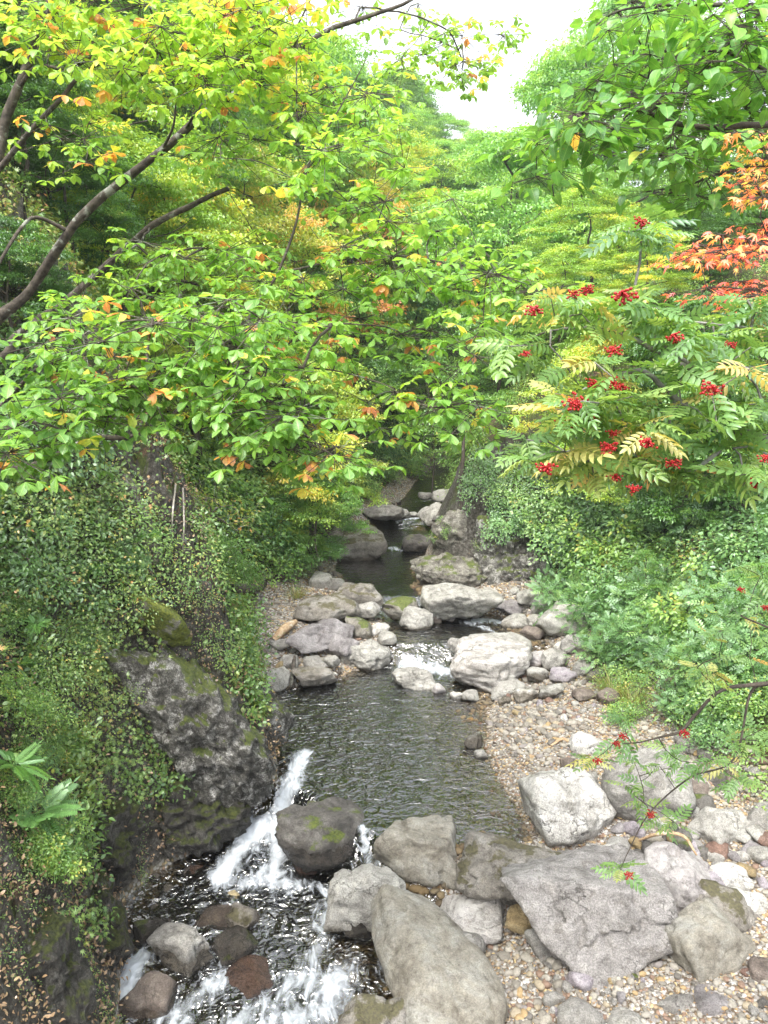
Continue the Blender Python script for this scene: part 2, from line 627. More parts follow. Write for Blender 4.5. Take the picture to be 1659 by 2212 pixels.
def bark_mat(name, c1, c2, lich=(.35, .37, .33), lf=.55):
    m, nt = newmat(name)
    g = N(nt, 'ShaderNodeNewGeometry')
    n1 = noise(nt, g.outputs['Position'], 14, 5, .65)
    n2 = noise(nt, g.outputs['Position'], 5, 4, .6, .4)
    col = ramp_link(nt, n1.outputs['Fac'], [(.35, c1), (.65, c2)])
    col = mixc(nt, maprange(nt, n2.outputs['Fac'], lf, lf + .08), col, lich)
    b = N(nt, 'ShaderNodeBsdfPrincipled', Roughness=.9)
    nt.links.new(col, b.inputs['Base Color'])
    bp = N(nt, 'ShaderNodeBump', Strength=.8, Distance=.02)
    nt.links.new(n1.outputs['Fac'], bp.inputs['Height'])
    nt.links.new(bp.outputs[0], b.inputs['Normal'])
    o = N(nt, 'ShaderNodeOutputMaterial')
    nt.links.new(b.outputs[0], o.inputs[0])
    return m


M_BARK = bark_mat('grey_brown_bark', (.03, .024, .018), (.11, .092, .072), (.24, .25, .21), .56)
M_BARKD = bark_mat('dark_bark', (.035, .028, .022), (.09, .072, .055), (.2, .21, .18), .64)
M_BARKR = bark_mat('pale_rowan_bark', (.11, .10, .09), (.25, .24, .22), (.36, .37, .34), .55)
M_DEAD = bark_mat('bleached_dead_wood', (.2, .18, .15), (.38, .35, .3), (.45, .44, .4), .6)
M_WOOD = bark_mat('weathered_wood', (.28, .17, .09), (.5, .38, .24), (.55, .48, .36), .6)


def rock_mat(name, c1, c2, c3=(.55, .53, .48), moss=.0, speck=.3, crack=.35, wet=True, rough=.85, mosscol=((.05, .075, .012), (.13, .16, .02)), band=0.0, cscale=1.0, fine=1.0):
    m, nt = newmat(name)
    g = N(nt, 'ShaderNodeNewGeometry')
    pos = g.outputs['Position']
    c1, c2, c3 = (tuple(x * .86 for x in c) for c in (c1, c2, c3))
    n1 = noise(nt, pos, 1.9 * fine, 8, .7, .5)
    n2 = noise(nt, pos, 8 * fine, 8, .74)
    n3 = noise(nt, pos, 48, 4, .75)
    col = ramp_link(nt, n1.outputs['Fac'], [(.34, tuple(x * .8 for x in c1)), (.5, c2), (.64, c3)])
    col = mixc(nt, 1.0, col, ramp_link(nt, n2.outputs['Fac'], [(.32, (.55, .53, .5)), (.46, (.95, .95, .95)), (.68, (1.25, 1.25, 1.22))]), 'MULTIPLY')
    col = mixc(nt, 1.0, col, ramp_link(nt, n3.outputs['Fac'], [(.36, (1 - speck * 1.2,) * 3), (.5, (1, 1, 1)), (.64, (1 + speck,) * 3)]), 'MULTIPLY')
    st = noise(nt, pos, 4.2 * fine, 10, .78, .9)
    col = mixc(nt, mth(nt, 'MULTIPLY', maprange(nt, st.outputs['Fac'], .56, .6), .55), col, mixc(nt, 1.0, col, (.56, .53, .48), 'MULTIPLY'))
    st2 = noise(nt, pos, 2.7 * fine, 9, .75, .6)
    col = mixc(nt, mth(nt, 'MULTIPLY', maprange(nt, st2.outputs['Fac'], .58, .63), .4), col, mixc(nt, 1.0, col, (1.35, 1.33, 1.3), 'MULTIPLY'))
    # pale lichen dots
    vo = N(nt, 'ShaderNodeTexVoronoi', Scale=34.0)
    nt.links.new(pos, vo.inputs['Vector'])
    dots = mth(nt, 'MULTIPLY', maprange(nt, vo.outputs['Distance'], .16, .1, 0, 1), maprange(nt, noise(nt, pos, 3.1, 2).outputs['Fac'], .5, .62))
    col = mixc(nt, mth(nt, 'MULTIPLY', dots, .55), col, (.6, .6, .54))
    # cracks
    mp = N(nt, 'ShaderNodeMapping')
    mp.inputs['Scale'].default_value = (1 * cscale, 1 * cscale, 1.5 * cscale)
    mp.inputs['Rotation'].default_value = (.5, .3, .8)
    nt.links.new(pos, mp.inputs[0])
    wn = noise(nt, mp.outputs[0], 1.7, 5, .65)
    vm = N(nt, 'ShaderNodeVectorMath', operation='MULTIPLY_ADD')
    nt.links.new(wn.outputs['Color'], vm.inputs[0])
    vm.inputs[1].default_value = (.9, .9, .9)
    nt.links.new(mp.outputs[0], vm.inputs[2])
    vc = N(nt, 'ShaderNodeTexVoronoi', feature='DISTANCE_TO_EDGE', Scale=1.5)
    nt.links.new(vm.outputs[0], vc.inputs['Vector'])
    ck = maprange(nt, vc.outputs['Distance'], 0.0, .022, 1, 0)
    ck = mth(nt, 'MULTIPLY', ck, maprange(nt, noise(nt, pos, 1.1, 2).outputs['Fac'], .44, .6))
    col = mixc(nt, mth(nt, 'MULTIPLY', ck, crack * 1.6), col, (.07, .06, .05))
    if band:
        mb = N(nt, 'ShaderNodeMapping')
        mb.inputs['Rotation'].default_value = (.55, .35, .5)
        mb.inputs['Scale'].default_value = (1, 1, 7)
        nt.links.new(pos, mb.inputs[0])
        nb = noise(nt, mb.outputs[0], 1.6, 5, .6, .6)
        col = mixc(nt, mth(nt, 'MULTIPLY', maprange(nt, nb.outputs['Fac'], .52, .6), band), col, (.62, .6, .56))
        nb2 = noise(nt, mb.outputs[0], 3.3, 4, .6, .3)
        col = mixc(nt, mth(nt, 'MULTIPLY', maprange(nt, nb2.outputs['Fac'], .58, .62), band * .7), col, (.19, .18, .16))
    hb = mth(nt, 'SUBTRACT', mth(nt, 'ADD', mth(nt, 'MULTIPLY', st.outputs['Fac'], -.9), mth(nt, 'ADD', mth(nt, 'MULTIPLY', n2.outputs['Fac'], .6), mth(nt, 'MULTIPLY', n3.outputs['Fac'], .18))), mth(nt, 'MULTIPLY', ck, .9 * crack))
    sep = N(nt, 'ShaderNodeSeparateXYZ')
    nt.links.new(g.outputs['Normal'], sep.inputs[0])
    if moss > 0:
        nm = noise(nt, pos, 2.2, 5, .65)
        up = maprange(nt, sep.outputs['Z'], .1, .8)
        k = mth(nt, 'MULTIPLY', maprange(nt, mth(nt, 'ADD', nm.outputs['Fac'], mth(nt, 'MULTIPLY', up, .25)), .92 - .45 * moss, 1.0 - .45 * moss), 1.0)
        mc = ramp_link(nt, noise(nt, pos, 25, 4).outputs['Fac'], [(.35, mosscol[0]), (.65, mosscol[1])])
        col = mixc(nt, mth(nt, 'MULTIPLY', k, .9), col, mc)
    b = N(nt, 'ShaderNodeBsdfPrincipled', Roughness=rough)
    if wet:
        wa = N(nt, 'ShaderNodeAttribute', attribute_type='OBJECT', attribute_name='wet')
        sp = N(nt, 'ShaderNodeSeparateXYZ')
        nt.links.new(pos, sp.inputs[0])
        hz = mth(nt, 'SUBTRACT', sp.outputs['Z'], wa.outputs['Fac'])
        hz = mth(nt, 'ADD', hz, mth(nt, 'MULTIPLY', mth(nt, 'SUBTRACT', noise(nt, pos, 2.5, 4).outputs['Fac'], .5), .5))
        wf = maprange(nt, hz, .22, .06)
        col = mixc(nt, wf, col, mixc(nt, 1.0, col, (.30, .27, .23), 'MULTIPLY'))
        rr = maprange(nt, wf, 0, 1, rough, .22)
        nt.links.new(rr, b.inputs['Roughness'])
    nt.links.new(col, b.inputs['Base Color'])
    bp = N(nt, 'ShaderNodeBump', Strength=.95, Distance=.075)
    nt.links.new(hb, bp.inputs['Height'])
    nt.links.new(bp.outputs[0], b.inputs['Normal'])
    o = N(nt, 'ShaderNodeOutputMaterial')
    nt.links.new(b.outputs[0], o.inputs[0])
    return m


RM = {
    'wetmoss': rock_mat('wet_dark_mossy_rock', (.022, .02, .016), (.055, .05, .042), (.14, .135, .12), moss=.62, speck=.6, crack=.8, wet=False, cscale=1.6, fine=2.6, rough=.5, mosscol=((.02, .028, .005), (.085, .1, .018))),
    'slab': rock_mat('broad_grey_slab_stone', (.26, .245, .23), (.35, .33, .315), (.42, .4, .385), crack=.4, speck=.35),
    'mosscap': rock_mat('moss_covered_rock', (.1, .09, .07), (.2, .19, .16), (.35, .34, .3), moss=1.1, wet=False, mosscol=((.07, .1, .012), (.2, .23, .02))),
    'grey': rock_mat('grey_andesite', (.24, .225, .205), (.33, .315, .29), (.42, .41, .38)),
    'pale': rock_mat('pale_grey_stone', (.31, .3, .27), (.41, .395, .36), (.5, .49, .45)),
    'white': rock_mat('whitish_stone', (.45, .43, .39), (.62, .6, .56), (.74, .73, .7), crack=.6, cscale=1.8),
    'striped': rock_mat('banded_pale_stone', (.36, .34, .31), (.5, .47, .44), (.6, .57, .55), band=.7, crack=.5),
    'tan': rock_mat('tan_smooth_stone', (.27, .24, .19), (.36, .335, .28), (.42, .41, .37), crack=.12, speck=.2),
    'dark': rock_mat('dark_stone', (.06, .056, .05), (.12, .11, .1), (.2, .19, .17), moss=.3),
    'purple': rock_mat('purplish_grey_stone', (.2, .18, .18), (.28, .26, .26), (.36, .34, .34), crack=.2),
    'lilac': rock_mat('lilac_grey_stone', (.3, .27, .29), (.38, .34, .37), (.45, .42, .44), crack=.1),
    'brown': rock_mat('brown_stone', (.14, .11, .09), (.21, .17, .145), (.28, .24, .2), crack=.3),
    'red': rock_mat('reddish_stone', (.15, .08, .06), (.23, .14, .105), (.3, .21, .17), crack=.2),
    'ochre': rock_mat('ochre_stone', (.26, .19, .09), (.36, .27, .14), (.44, .37, .22), crack=.2),
    'mossy': rock_mat('mossy_stone', (.2, .18, .15), (.28, .26, .22), (.38, .37, .33), moss=.62),
    'mossgrey': rock_mat('grey_stone_with_moss_stains', (.22, .2, .17), (.3, .275, .24), (.36, .34, .31), moss=.42, mosscol=((.07, .06, .03), (.13, .12, .05))),
    'cliff': rock_mat('cliff_rock_lichen', (.045, .042, .035), (.15, .143, .125), (.55, .54, .51), moss=.6, speck=.6, crack=.8, wet=False, cscale=1.6, fine=3.0),
    'bluff': rock_mat('grey_bluff_rock', (.1, .09, .07), (.21, .195, .165), (.38, .365, .32), moss=.42, speck=.5, crack=.8, wet=False, cscale=1.4, fine=1.8),
    'pink': rock_mat('pinkish_pale_stone', (.37, .34, .33), (.46, .43, .42), (.54, .52, .5), crack=.2, speck=.15),
}

# ------------------------------------------------------------------ ground mesh
def ground_mat():
    m, nt = newmat('ravine_ground')
    g = N(nt, 'ShaderNodeNewGeometry')
    pos = g.outputs['Position']
    sl = N(nt, 'ShaderNodeAttribute', attribute_name='slope_zone').outputs['Fac']
    cl = N(nt, 'ShaderNodeAttribute', attribute_name='cliff_zone').outputs['Fac']
    dp = N(nt, 'ShaderNodeAttribute', attribute_name='bed_depth').outputs['Fac']
    # pebbles
    v1 = N(nt, 'ShaderNodeTexVoronoi', Scale=17.0)
    nt.links.new(pos, v1.inputs['Vector'])
    sp = N(nt, 'ShaderNodeSeparateColor')
    nt.links.new(v1.outputs['Color'], sp.inputs[0])
    peb = ramp_link(nt, sp.outputs[0], [(0, (.26, .24, .22)), (.3, (.42, .4, .37)), (.5, (.36, .27, .17)), (.62, (.5, .48, .45)), (.8, (.3, .2, .14)), (.9, (.52, .4, .22)), (1, (.62, .6, .56))], 'CONSTANT')
    peb = mixc(nt, maprange(nt, v1.outputs['Distance'], .45, .75), peb, (.12, .09, .06))
    # bed: brown silt, some algae, painted darker when deep for light lost in water
    bedc = mixc(nt, .62, peb, (.17, .115, .05))
    bn = noise(nt, pos, 1.3, 4)
    bedc = mixc(nt, maprange(nt, mth(nt, 'ADD', dp, mth(nt, 'MULTIPLY', mth(nt, 'SUBTRACT', bn.outputs['Fac'], .5), .5)), .25, .6), bedc, (.045, .05, .018))
    base = mixc(nt, maprange(nt, dp, -.03, .03), peb, bedc)
    # soil
    n1 = noise(nt, pos, 2.6, 6, .65)
    n2 = noise(nt, pos, 15, 8, .78)
    soil = ramp_link(nt, n2.outputs['Fac'], [(.38, (.02, .014, .008)), (.5, (.07, .045, .025)), (.62, (.17, .1, .055))])
    moss = ramp_link(nt, n2.outputs['Fac'], [(.36, (.015, .022, .004)), (.64, (.08, .105, .016))])
    soil = mixc(nt, maprange(nt, n1.outputs['Fac'], .42, .53), soil, moss)
    rock = ramp_link(nt, noise(nt, pos, 9, 9, .8).outputs['Fac'], [(.4, (.018, .016, .012)), (.52, (.07, .062, .05)), (.62, (.17, .165, .15)), (.7, (.42, .41, .38))])
    sep = N(nt, 'ShaderNodeSeparateXYZ')
    nt.links.new(g.outputs['Normal'], sep.inputs[0])
    steep = maprange(nt, mth(nt, 'ADD', sep.outputs['Z'], mth(nt, 'MULTIPLY', mth(nt, 'SUBTRACT', n1.outputs['Fac'], .5), .8)), .62, .38)
    soil = mixc(nt, mth(nt, 'MULTIPLY', steep, cl), soil, rock)
    col = mixc(nt, sl, base, soil)
    b = N(nt, 'ShaderNodeBsdfPrincipled', Roughness=.9)
    nt.links.new(col, b.inputs['Base Color'])
    hh = mth(nt, 'ADD', mth(nt, 'MULTIPLY', mth(nt, 'SUBTRACT', 1.0, v1.outputs['Distance']), mth(nt, 'SUBTRACT', 1.0, sl)), mth(nt, 'MULTIPLY', n2.outputs['Fac'], sl))
    bp = N(nt, 'ShaderNodeBump', Strength=.9, Distance=.05)
    nt.links.new(hh, bp.inputs['Height'])
    nt.links.new(bp.outputs[0], b.inputs['Normal'])
    o = N(nt, 'ShaderNodeOutputMaterial')
    nt.links.new(b.outputs[0], o.inputs[0])
    return m


def build_ground():
    ys = np.concatenate([np.arange(-4, 7, .35), np.arange(7, 24, .075), np.arange(24, 45, .16), np.arange(45, 80, .6), np.arange(80, 161, 2.5)])
    dl = np.concatenate([np.arange(0, 5, .07), 5 * 1.035 ** np.arange(1, 92)])[::-1]
    dr = np.concatenate([np.arange(0, 4, .1), 4 * 1.04 ** np.arange(1, 80)])
    mid = np.linspace(0, 1, 110)[1:-1]
    XL = np.interp(ys, ST[:, 0], ST[:, 1])
    XR = np.interp(ys, ST[:, 0], ST[:, 4])
    X = np.concatenate([XL[:, None] - dl[None], XL[:, None] + (XR - XL)[:, None] * mid[None], XR[:, None] + dr[None]], 1)
    Y = np.repeat(ys[:, None], X.shape[1], 1)
    Z = ground(X, Y)
    ny, nx = X.shape
    _, dL, dR = ground0(X, Y)
    d = np.maximum(dL, dR)
    k = sstep(.2, 1.5, d) * .16
    P = np.stack([X, Y, Z], -1)
    P[..., 0] += k * fbm(P * 2.1, 3, 41)
    P[..., 1] += k * fbm(P * 2.1, 3, 42)
    i = np.arange(ny - 1)[:, None] * nx
    j = np.arange(nx - 1)[None]
    F = np.stack([i + j, i + j + 1, i + nx + j + 1, i + nx + j], -1).reshape(-1, 4)
    nz = fbm(xyz(X, Y) * .9, 3, 77)
    slope = np.where(dL > 0, sstep(.0, .06, dL + .04 * nz), sstep(.05, np.where((Y > 23.4) & (Y < 37), .12, .5), d + nz * np.where((Y > 23.4) & (Y < 37), .05, .35)))
    beach = sstep(-.1, .1, X)  # left beach keeps more soil
    cliff = np.where(dL > 0, sstep(7, 3, dL) * sstep(26, 18, Y) * .95 + .05, sstep(3.2, 2, dR) * sstep(23, 23.8, Y) * sstep(38, 35, Y) * .95 + .05)
    depth = level(X, Y) - Z
    me = mesh_from('ground', P.reshape(-1, 3), [F], ground_mat(), True, {'slope_zone': slope.ravel(), 'cliff_zone': cliff.ravel(), 'bed_depth': depth.ravel()})
    link('ground', me, kind='structure')


build_ground()

# ------------------------------------------------------------------ water
def wpt(u, v):
    z = .4
    for _ in range(8):
        p = at_z(u, v, z)
        z = float(level(p[0], p[1]))
    return p[:2]


FOAM = [  # pixel polyline, half width m, strength
    ([(655, 1630), (640, 1670), (600, 1735), (545, 1800), (500, 1860), (480, 1895)], .23, 1.2),
    ([(640, 1700), (585, 1790), (600, 1850), (585, 1900)], .17, .95),
    ([(590, 1880), (540, 1905), (640, 1915)], .2, .75),
    ([(640, 1850), (700, 1860)], .14, .6),
    ([(655, 1905), (700, 1925)], .14, .6),
    ([(700, 1960), (700, 2030), (650, 2090), (620, 2140)], .22, .62),
    ([(640, 2110), (720, 2140), (700, 2190), (600, 2210)], .28, .75),
    ([(760, 2100), (680, 2140)], .2, .7),
    ([(380, 2200), (440, 2140), (480, 2120)], .22, .75),
    ([(560, 2180), (520, 2212)], .25, .7),
    ([(272, 2150), (285, 2095), (312, 2070)], .2, .95),
    ([(780, 1862), (805, 1848), (818, 1832)], .07, .8),
    ([(790, 1865), (800, 1880)], .08, .8),
    ([(880, 1408), (925, 1415), (965, 1420)], .36, 1.15),
    ([(905, 1430), (945, 1448)], .26, 1.0),
    ([(965, 1455), (985, 1470)], .14, .75),
    ([(845, 1440), (860, 1425)], .1, .6),
    ([(1015, 1345), (1050, 1340), (1078, 1345)], .25, 1.1),
    ([(1040, 1355), (1068, 1366)], .16, .9),
    ([(818, 1298), (832, 1308)], .15, .9),
    ([(800, 1335), (835, 1332)], .12, .6),
    ([(842, 1182), (868, 1190)], .2, .95),
    ([(862, 1124), (900, 1120), (925, 1122)], .22, .95),
    ([(900, 1085), (930, 1080)], .2, .5),
]


def water_mat():
    m, nt = newmat('stream_water')
    g = N(nt, 'ShaderNodeNewGeometry')
    pos = g.outputs['Position']
    dp = N(nt, 'ShaderNodeAttribute', attribute_name='water_depth').outputs['Fac']
    fm = N(nt, 'ShaderNodeAttribute', attribute_name='foam').outputs['Fac']
    rg = N(nt, 'ShaderNodeAttribute', attribute_name='rough_water').outputs['Fac']
    tint = ramp_link(nt, dp, [(0, (.95, .93, .86)), (.12, (.66, .62, .42)), (.35, (.3, .34, .2)), (.7, (.1, .15, .09)), (1, (.03, .065, .045))])
    tr = N(nt, 'ShaderNodeBsdfTransparent')
    nt.links.new(tint, tr.inputs['Color'])
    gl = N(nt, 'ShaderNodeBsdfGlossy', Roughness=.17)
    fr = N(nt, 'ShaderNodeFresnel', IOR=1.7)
    mp = N(nt, 'ShaderNodeMapping')
    mp.inputs['Scale'].default_value = (1.0, 1.25, 1.0)
    nt.links.new(pos, mp.inputs[0])
    n1 = noise(nt, mp.outputs[0], 3.0, 2, .5, 1.2)
    n2 = noise(nt, mp.outputs[0], 8.5, 1, .5, .8)
    h = mth(nt, 'ADD', n1.outputs['Fac'], mth(nt, 'MULTIPLY', n2.outputs['Fac'], .3))
    bp = N(nt, 'ShaderNodeBump', Distance=.12)
    nt.links.new(maprange(nt, rg, 0, 1, .25, 1.0, False), bp.inputs['Strength'])
    nt.links.new(h, bp.inputs['Height'])
    nt.links.new(bp.outputs[0], gl.inputs['Normal'])
    nt.links.new(bp.outputs[0], fr.inputs['Normal'])
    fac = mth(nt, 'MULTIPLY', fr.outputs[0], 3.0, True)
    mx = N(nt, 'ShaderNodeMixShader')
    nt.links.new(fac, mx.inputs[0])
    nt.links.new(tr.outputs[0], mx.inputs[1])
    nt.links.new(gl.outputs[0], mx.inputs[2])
    mf = N(nt, 'ShaderNodeMapping')
    mf.inputs['Rotation'].default_value = (0, 0, .35)
    mf.inputs['Scale'].default_value = (1.0, .38, 1.0)
    nt.links.new(pos, mf.inputs[0])
    f1 = noise(nt, mf.outputs[0], 5.0, 4, .6, 1.3)
    f2 = noise(nt, mf.outputs[0], 2.0, 3, .6, .5)
    fa = mth(nt, 'ADD', mth(nt, 'MULTIPLY', mth(nt, 'SUBTRACT', f1.outputs['Fac'], .5), 2.7), mth(nt, 'MULTIPLY', mth(nt, 'SUBTRACT', f2.outputs['Fac'], .5), 1.0))
    fa = mth(nt, 'MULTIPLY', fa, maprange(nt, fm, .4, 1.1, 1.0, .5))
    k = mth(nt, 'MULTIPLY', maprange(nt, mth(nt, 'ADD', fm, fa), .36, 1.5), .86)
    df = N(nt, 'ShaderNodeBsdfPrincipled', Roughness=.6)
    df.inputs['Base Color'].default_value = (.66, .71, .76, 1)
    b2 = N(nt, 'ShaderNodeBump', Strength=.8, Distance=.06)
    nt.links.new(f1.outputs['Fac'], b2.inputs['Height'])
    nt.links.new(b2.outputs[0], df.inputs['Normal'])
    m2 = N(nt, 'ShaderNodeMixShader')
    nt.links.new(k, m2.inputs[0])
    nt.links.new(mx.outputs[0], m2.inputs[1])
    nt.links.new(df.outputs[0], m2.inputs[2])
    o = N(nt, 'ShaderNodeOutputMaterial')
    nt.links.new(m2.outputs[0], o.inputs[0])
    return m


def build_water():
    ys = np.concatenate([np.arange(-4, 7.5, .3), np.arange(7.5, 16, .035), np.arange(16, 25, .06), np.arange(25, 45, .12), np.arange(45, 90, .8)])
    WL = np.interp(ys, ST[:, 0], ST[:, 2]) - .5
    WR = np.interp(ys, ST[:, 0], ST[:, 3]) + .7
    s = np.linspace(0, 1, 190)
    X = WL[:, None] + (WR - WL)[:, None] * s[None]
    Y = np.repeat(ys[:, None], len(s), 1)
    Z = level(X, Y)
    foam = np.zeros_like(X)
    P2 = np.stack([X, Y], -1)
    for poly, hw, st in FOAM:
        W = np.array([wpt(u, v) for u, v in poly])
        best = np.full(X.shape, 1e9)
        for a, b in zip(W[:-1], W[1:]):
            ab = b - a
            t = np.clip(((P2 - a) @ ab) / max(ab @ ab, 1e-9), 0, 1)
            q = a + t[..., None] * ab
            best = np.minimum(best, np.linalg.norm(P2 - q, axis=-1))
        foam = np.maximum(foam, st * np.exp(-(best / hw) ** 2))
    yd = np.interp(X, DAM[:, 0], DAM[:, 1])
    low = sstep(.2, -.4, Y - yd)
    foam = foam + .19 * low
    rough = np.clip(np.interp(Y, [12, 14, 19, 21, 23, 26, 33], [1, .75, .8, .8, .3, .12, .3]) + low, 0, 1.3)
    rough = rough * (1 - .4 * sstep(14.5, 12.6, Y) * (1 - low))
    d = ground(X, Y)
    depth = np.clip((Z - d) / 1.0, 0, 1)
    P = xyz(X, Y)
    Z = Z + low * (.045 * fbm(P * 3.0, 3, 8) + .02 * fbm(P * 9, 2, 4)) + .012 * (1 - low) * rough * fbm(P * np.array([3.0, 5.0, 1]), 3, 15)
    Z = Z + np.clip(foam, 0, 1) * (.05 * fbm(P * 7, 3, 22) + .03)
    ny, nx = X.shape
    i = np.arange(ny - 1)[:, None] * nx
    j = np.arange(nx - 1)[None]
    F = np.stack([i + j, i + j + 1, i + nx + j + 1, i + nx + j], -1).reshape(-1, 4)
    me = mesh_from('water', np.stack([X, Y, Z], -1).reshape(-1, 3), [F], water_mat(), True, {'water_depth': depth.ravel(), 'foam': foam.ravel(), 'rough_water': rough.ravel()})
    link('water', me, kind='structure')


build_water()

# ------------------------------------------------------------------ rocks
import bmesh
_ico = {}


def ico(n):
    if n not in _ico:
        bm = bmesh.new()
        bmesh.ops.create_icosphere(bm, subdivisions=n, radius=1)
        V = np.array([v.co[:] for v in bm.verts])
        F = np.array([[v.index for v in f.verts] for f in bm.faces])
        bm.free()
        _ico[n] = (V, F)
    return _ico[n]


def rock_shape(seed, sub=4, planes=10, sharp=10, rough=.05, spread=.35):
    V, F = ico(sub)
    r = np.random.default_rng(seed)
    axes = np.vstack([np.eye(3), -np.eye(3)])
    axes = unit(axes + r.normal(0, .3, axes.shape))
    ex = unit(r.normal(0, 1, (planes + 5, 3)))
    n = np.vstack([axes, ex])
    dist = np.concatenate([r.uniform(.85, 1.15, 6), r.uniform(.82, 1.25, planes + 5)])
    q = np.maximum(V @ n.T / dist[None], 0)
    rad = (q ** sharp).sum(1) ** (-1.0 / sharp)
    P = V * rad[:, None]
    off = seed * 3.17 % 97
    P = P * (1 + rough * 1.6 * fbm(V * 1.1 + off, 3, seed)[:, None] * 1.7 + rough * .9 * fbm(V * 4 + off, 3, seed + 1)[:, None])
    P = P / np.abs(P).max(0)
    return P, F


def rock_detail(P, seed, amp=.02):
    """surface detail in metres"""
    nrm = unit(P)
    a = amp * fbm(P * 3.5 + seed, 4, seed, ridged=True)
    c = fbm(P * 1.6 + seed * 2, 3, seed + 9, ridged=True)
    return P + nrm * (a - amp * 2.2 * sstep(.55, .8, c))[:, None]


ROCK_N = 0
ROCKS_AT = []


def boulder(u0, v0, u1, v1, z, mat, label, yaw=0, dep=.8, sub=4, sharp=10, planes=8, rough=.05, name='boulder', cat='boulder', group=None, roll=0, sink=.18, wet=None, seed=None, tilt=0):
    """a rock whose picture fills the box u0..u1, v0..v1 and which stands on ground of height z"""
    global ROCK_N
    ROCK_N += 1
    sd = seed or ROCK_N * 13 + 5
    cu, cv = (u0 + u1) / 2, (v0 + v1) / 2
    # depth of the lower edge of the picture = the foot of the rock
    vb = v0 + (v1 - v0) * .78
    p = at_z(cu, vb, z)
    t = (z - CAM_Z) / ray(cu, vb)[2]
    W = (u1 - u0) / FPX * t
    vis = (v1 - v0) / FPX * t
    al = PITCH + math.atan((cv - 1106) / FPX)
    D = W * dep
    hh = max((vis / 2) ** 2 - (D / 2 * math.sin(al)) ** 2, (vis * .22) ** 2)
    Hh = 2 * math.sqrt(hh) / math.cos(al) * .92
    Hh = min(Hh, W * .85)
    P, F = rock_shape(sd, sub, planes, sharp * (2.6 if sharp >= 9 else 1.6), rough)
    W, D, Hh = W * 1.07, D * 1.07, Hh * 1.07
    P = P * np.array([W / 2, D / 2, Hh / 2])
    ca, sa = math.cos(R(roll)), math.sin(R(roll))
    P = np.stack([P[:, 0] * ca + P[:, 2] * sa, P[:, 1], -P[:, 0] * sa + P[:, 2] * ca], -1)
    ct, st_ = math.cos(R(tilt)), math.sin(R(tilt))
    P = np.stack([P[:, 0], P[:, 1] * ct - P[:, 2] * st_, P[:, 1] * st_ + P[:, 2] * ct], -1)
    c, s = math.cos(R(yaw)), math.sin(R(yaw))
    P = np.stack([P[:, 0] * c - P[:, 1] * s, P[:, 0] * s + P[:, 1] * c, P[:, 2]], -1)
    ext = P[:, 0].max() - P[:, 0].min()
    P[:, :2] *= W / ext
    P = rock_detail(P, sd, .02 * min(W, 2.0) + .004)
    # centre so that the middle of the picture box is the rock's middle
    ctr = at_t(cu, cv, t * .985)
    zc = max(z + Hh * (.5 - sink), .0 + z)
    dirn = ray(cu, cv)
    tt = (zc - CAM_Z) / dirn[2]
    ctr = at_t(cu, cv, tt)
    me = mesh_from(name, P, [F], RM[mat], True)
    o = link(name, me, loc=ctr, label=label, cat=cat, group=group)
    o['wet'] = float(level(ctr[0], ctr[1])) if wet is None else float(wet)
    ROCKS_AT.append((ctr[0], ctr[1], W / 2))
    return o


def long_boulder(ua, va, ub, vb, wpx, hm, z, mat, label, sharp=6, planes=6, sub=5, rough=.05, slope=0.0, seed=None, sink=.2, roll=0, fat=1.0):
    """a long rock whose axis runs in the picture from (ua,va) to (ub,vb)"""
    global ROCK_N
    ROCK_N += 1
    sd = seed or ROCK_N * 13 + 5
    zc = z + hm * (.5 - sink)
    a = at_z(ua, va, zc)
    b = at_z(ub, vb, zc - slope)
    L = np.linalg.norm(b - a) * 1.02
    c = (a + b) / 2
    t = np.linalg.norm(c - np.array([0, 0, CAM_Z]))
    W = wpx / FPX * t
    P, F = rock_shape(sd, sub, planes, sharp, rough)
    P = P * np.array([L / 2, W / 2, hm / 2])
    P[:, 1] *= 1 + (fat - 1) * P[:, 0] / L
    cr, sr = math.cos(R(roll)), math.sin(R(roll))
    P = np.stack([P[:, 0], P[:, 1] * cr - P[:, 2] * sr, P[:, 1] * sr + P[:, 2] * cr], -1)
    x = unit(b - a)
    y = unit(np.cross([0, 0, 1], x))
    zz = np.cross(x, y)
    P = P[:, 0:1] * x + P[:, 1:2] * y + P[:, 2:3] * zz
    P = rock_detail(P, sd, .012)
    me = mesh_from('boulder', P, [F], RM[mat], True)
    o = link('boulder', me, loc=c, label=label, cat='boulder')
    o['wet'] = float(level(c[0], c[1]))
    ROCKS_AT.append((c[0], c[1], W / 2))
    ROCKS_AT.append((a[0], a[1], W / 2))
    ROCKS_AT.append((b[0], b[1], W / 2))
    return o


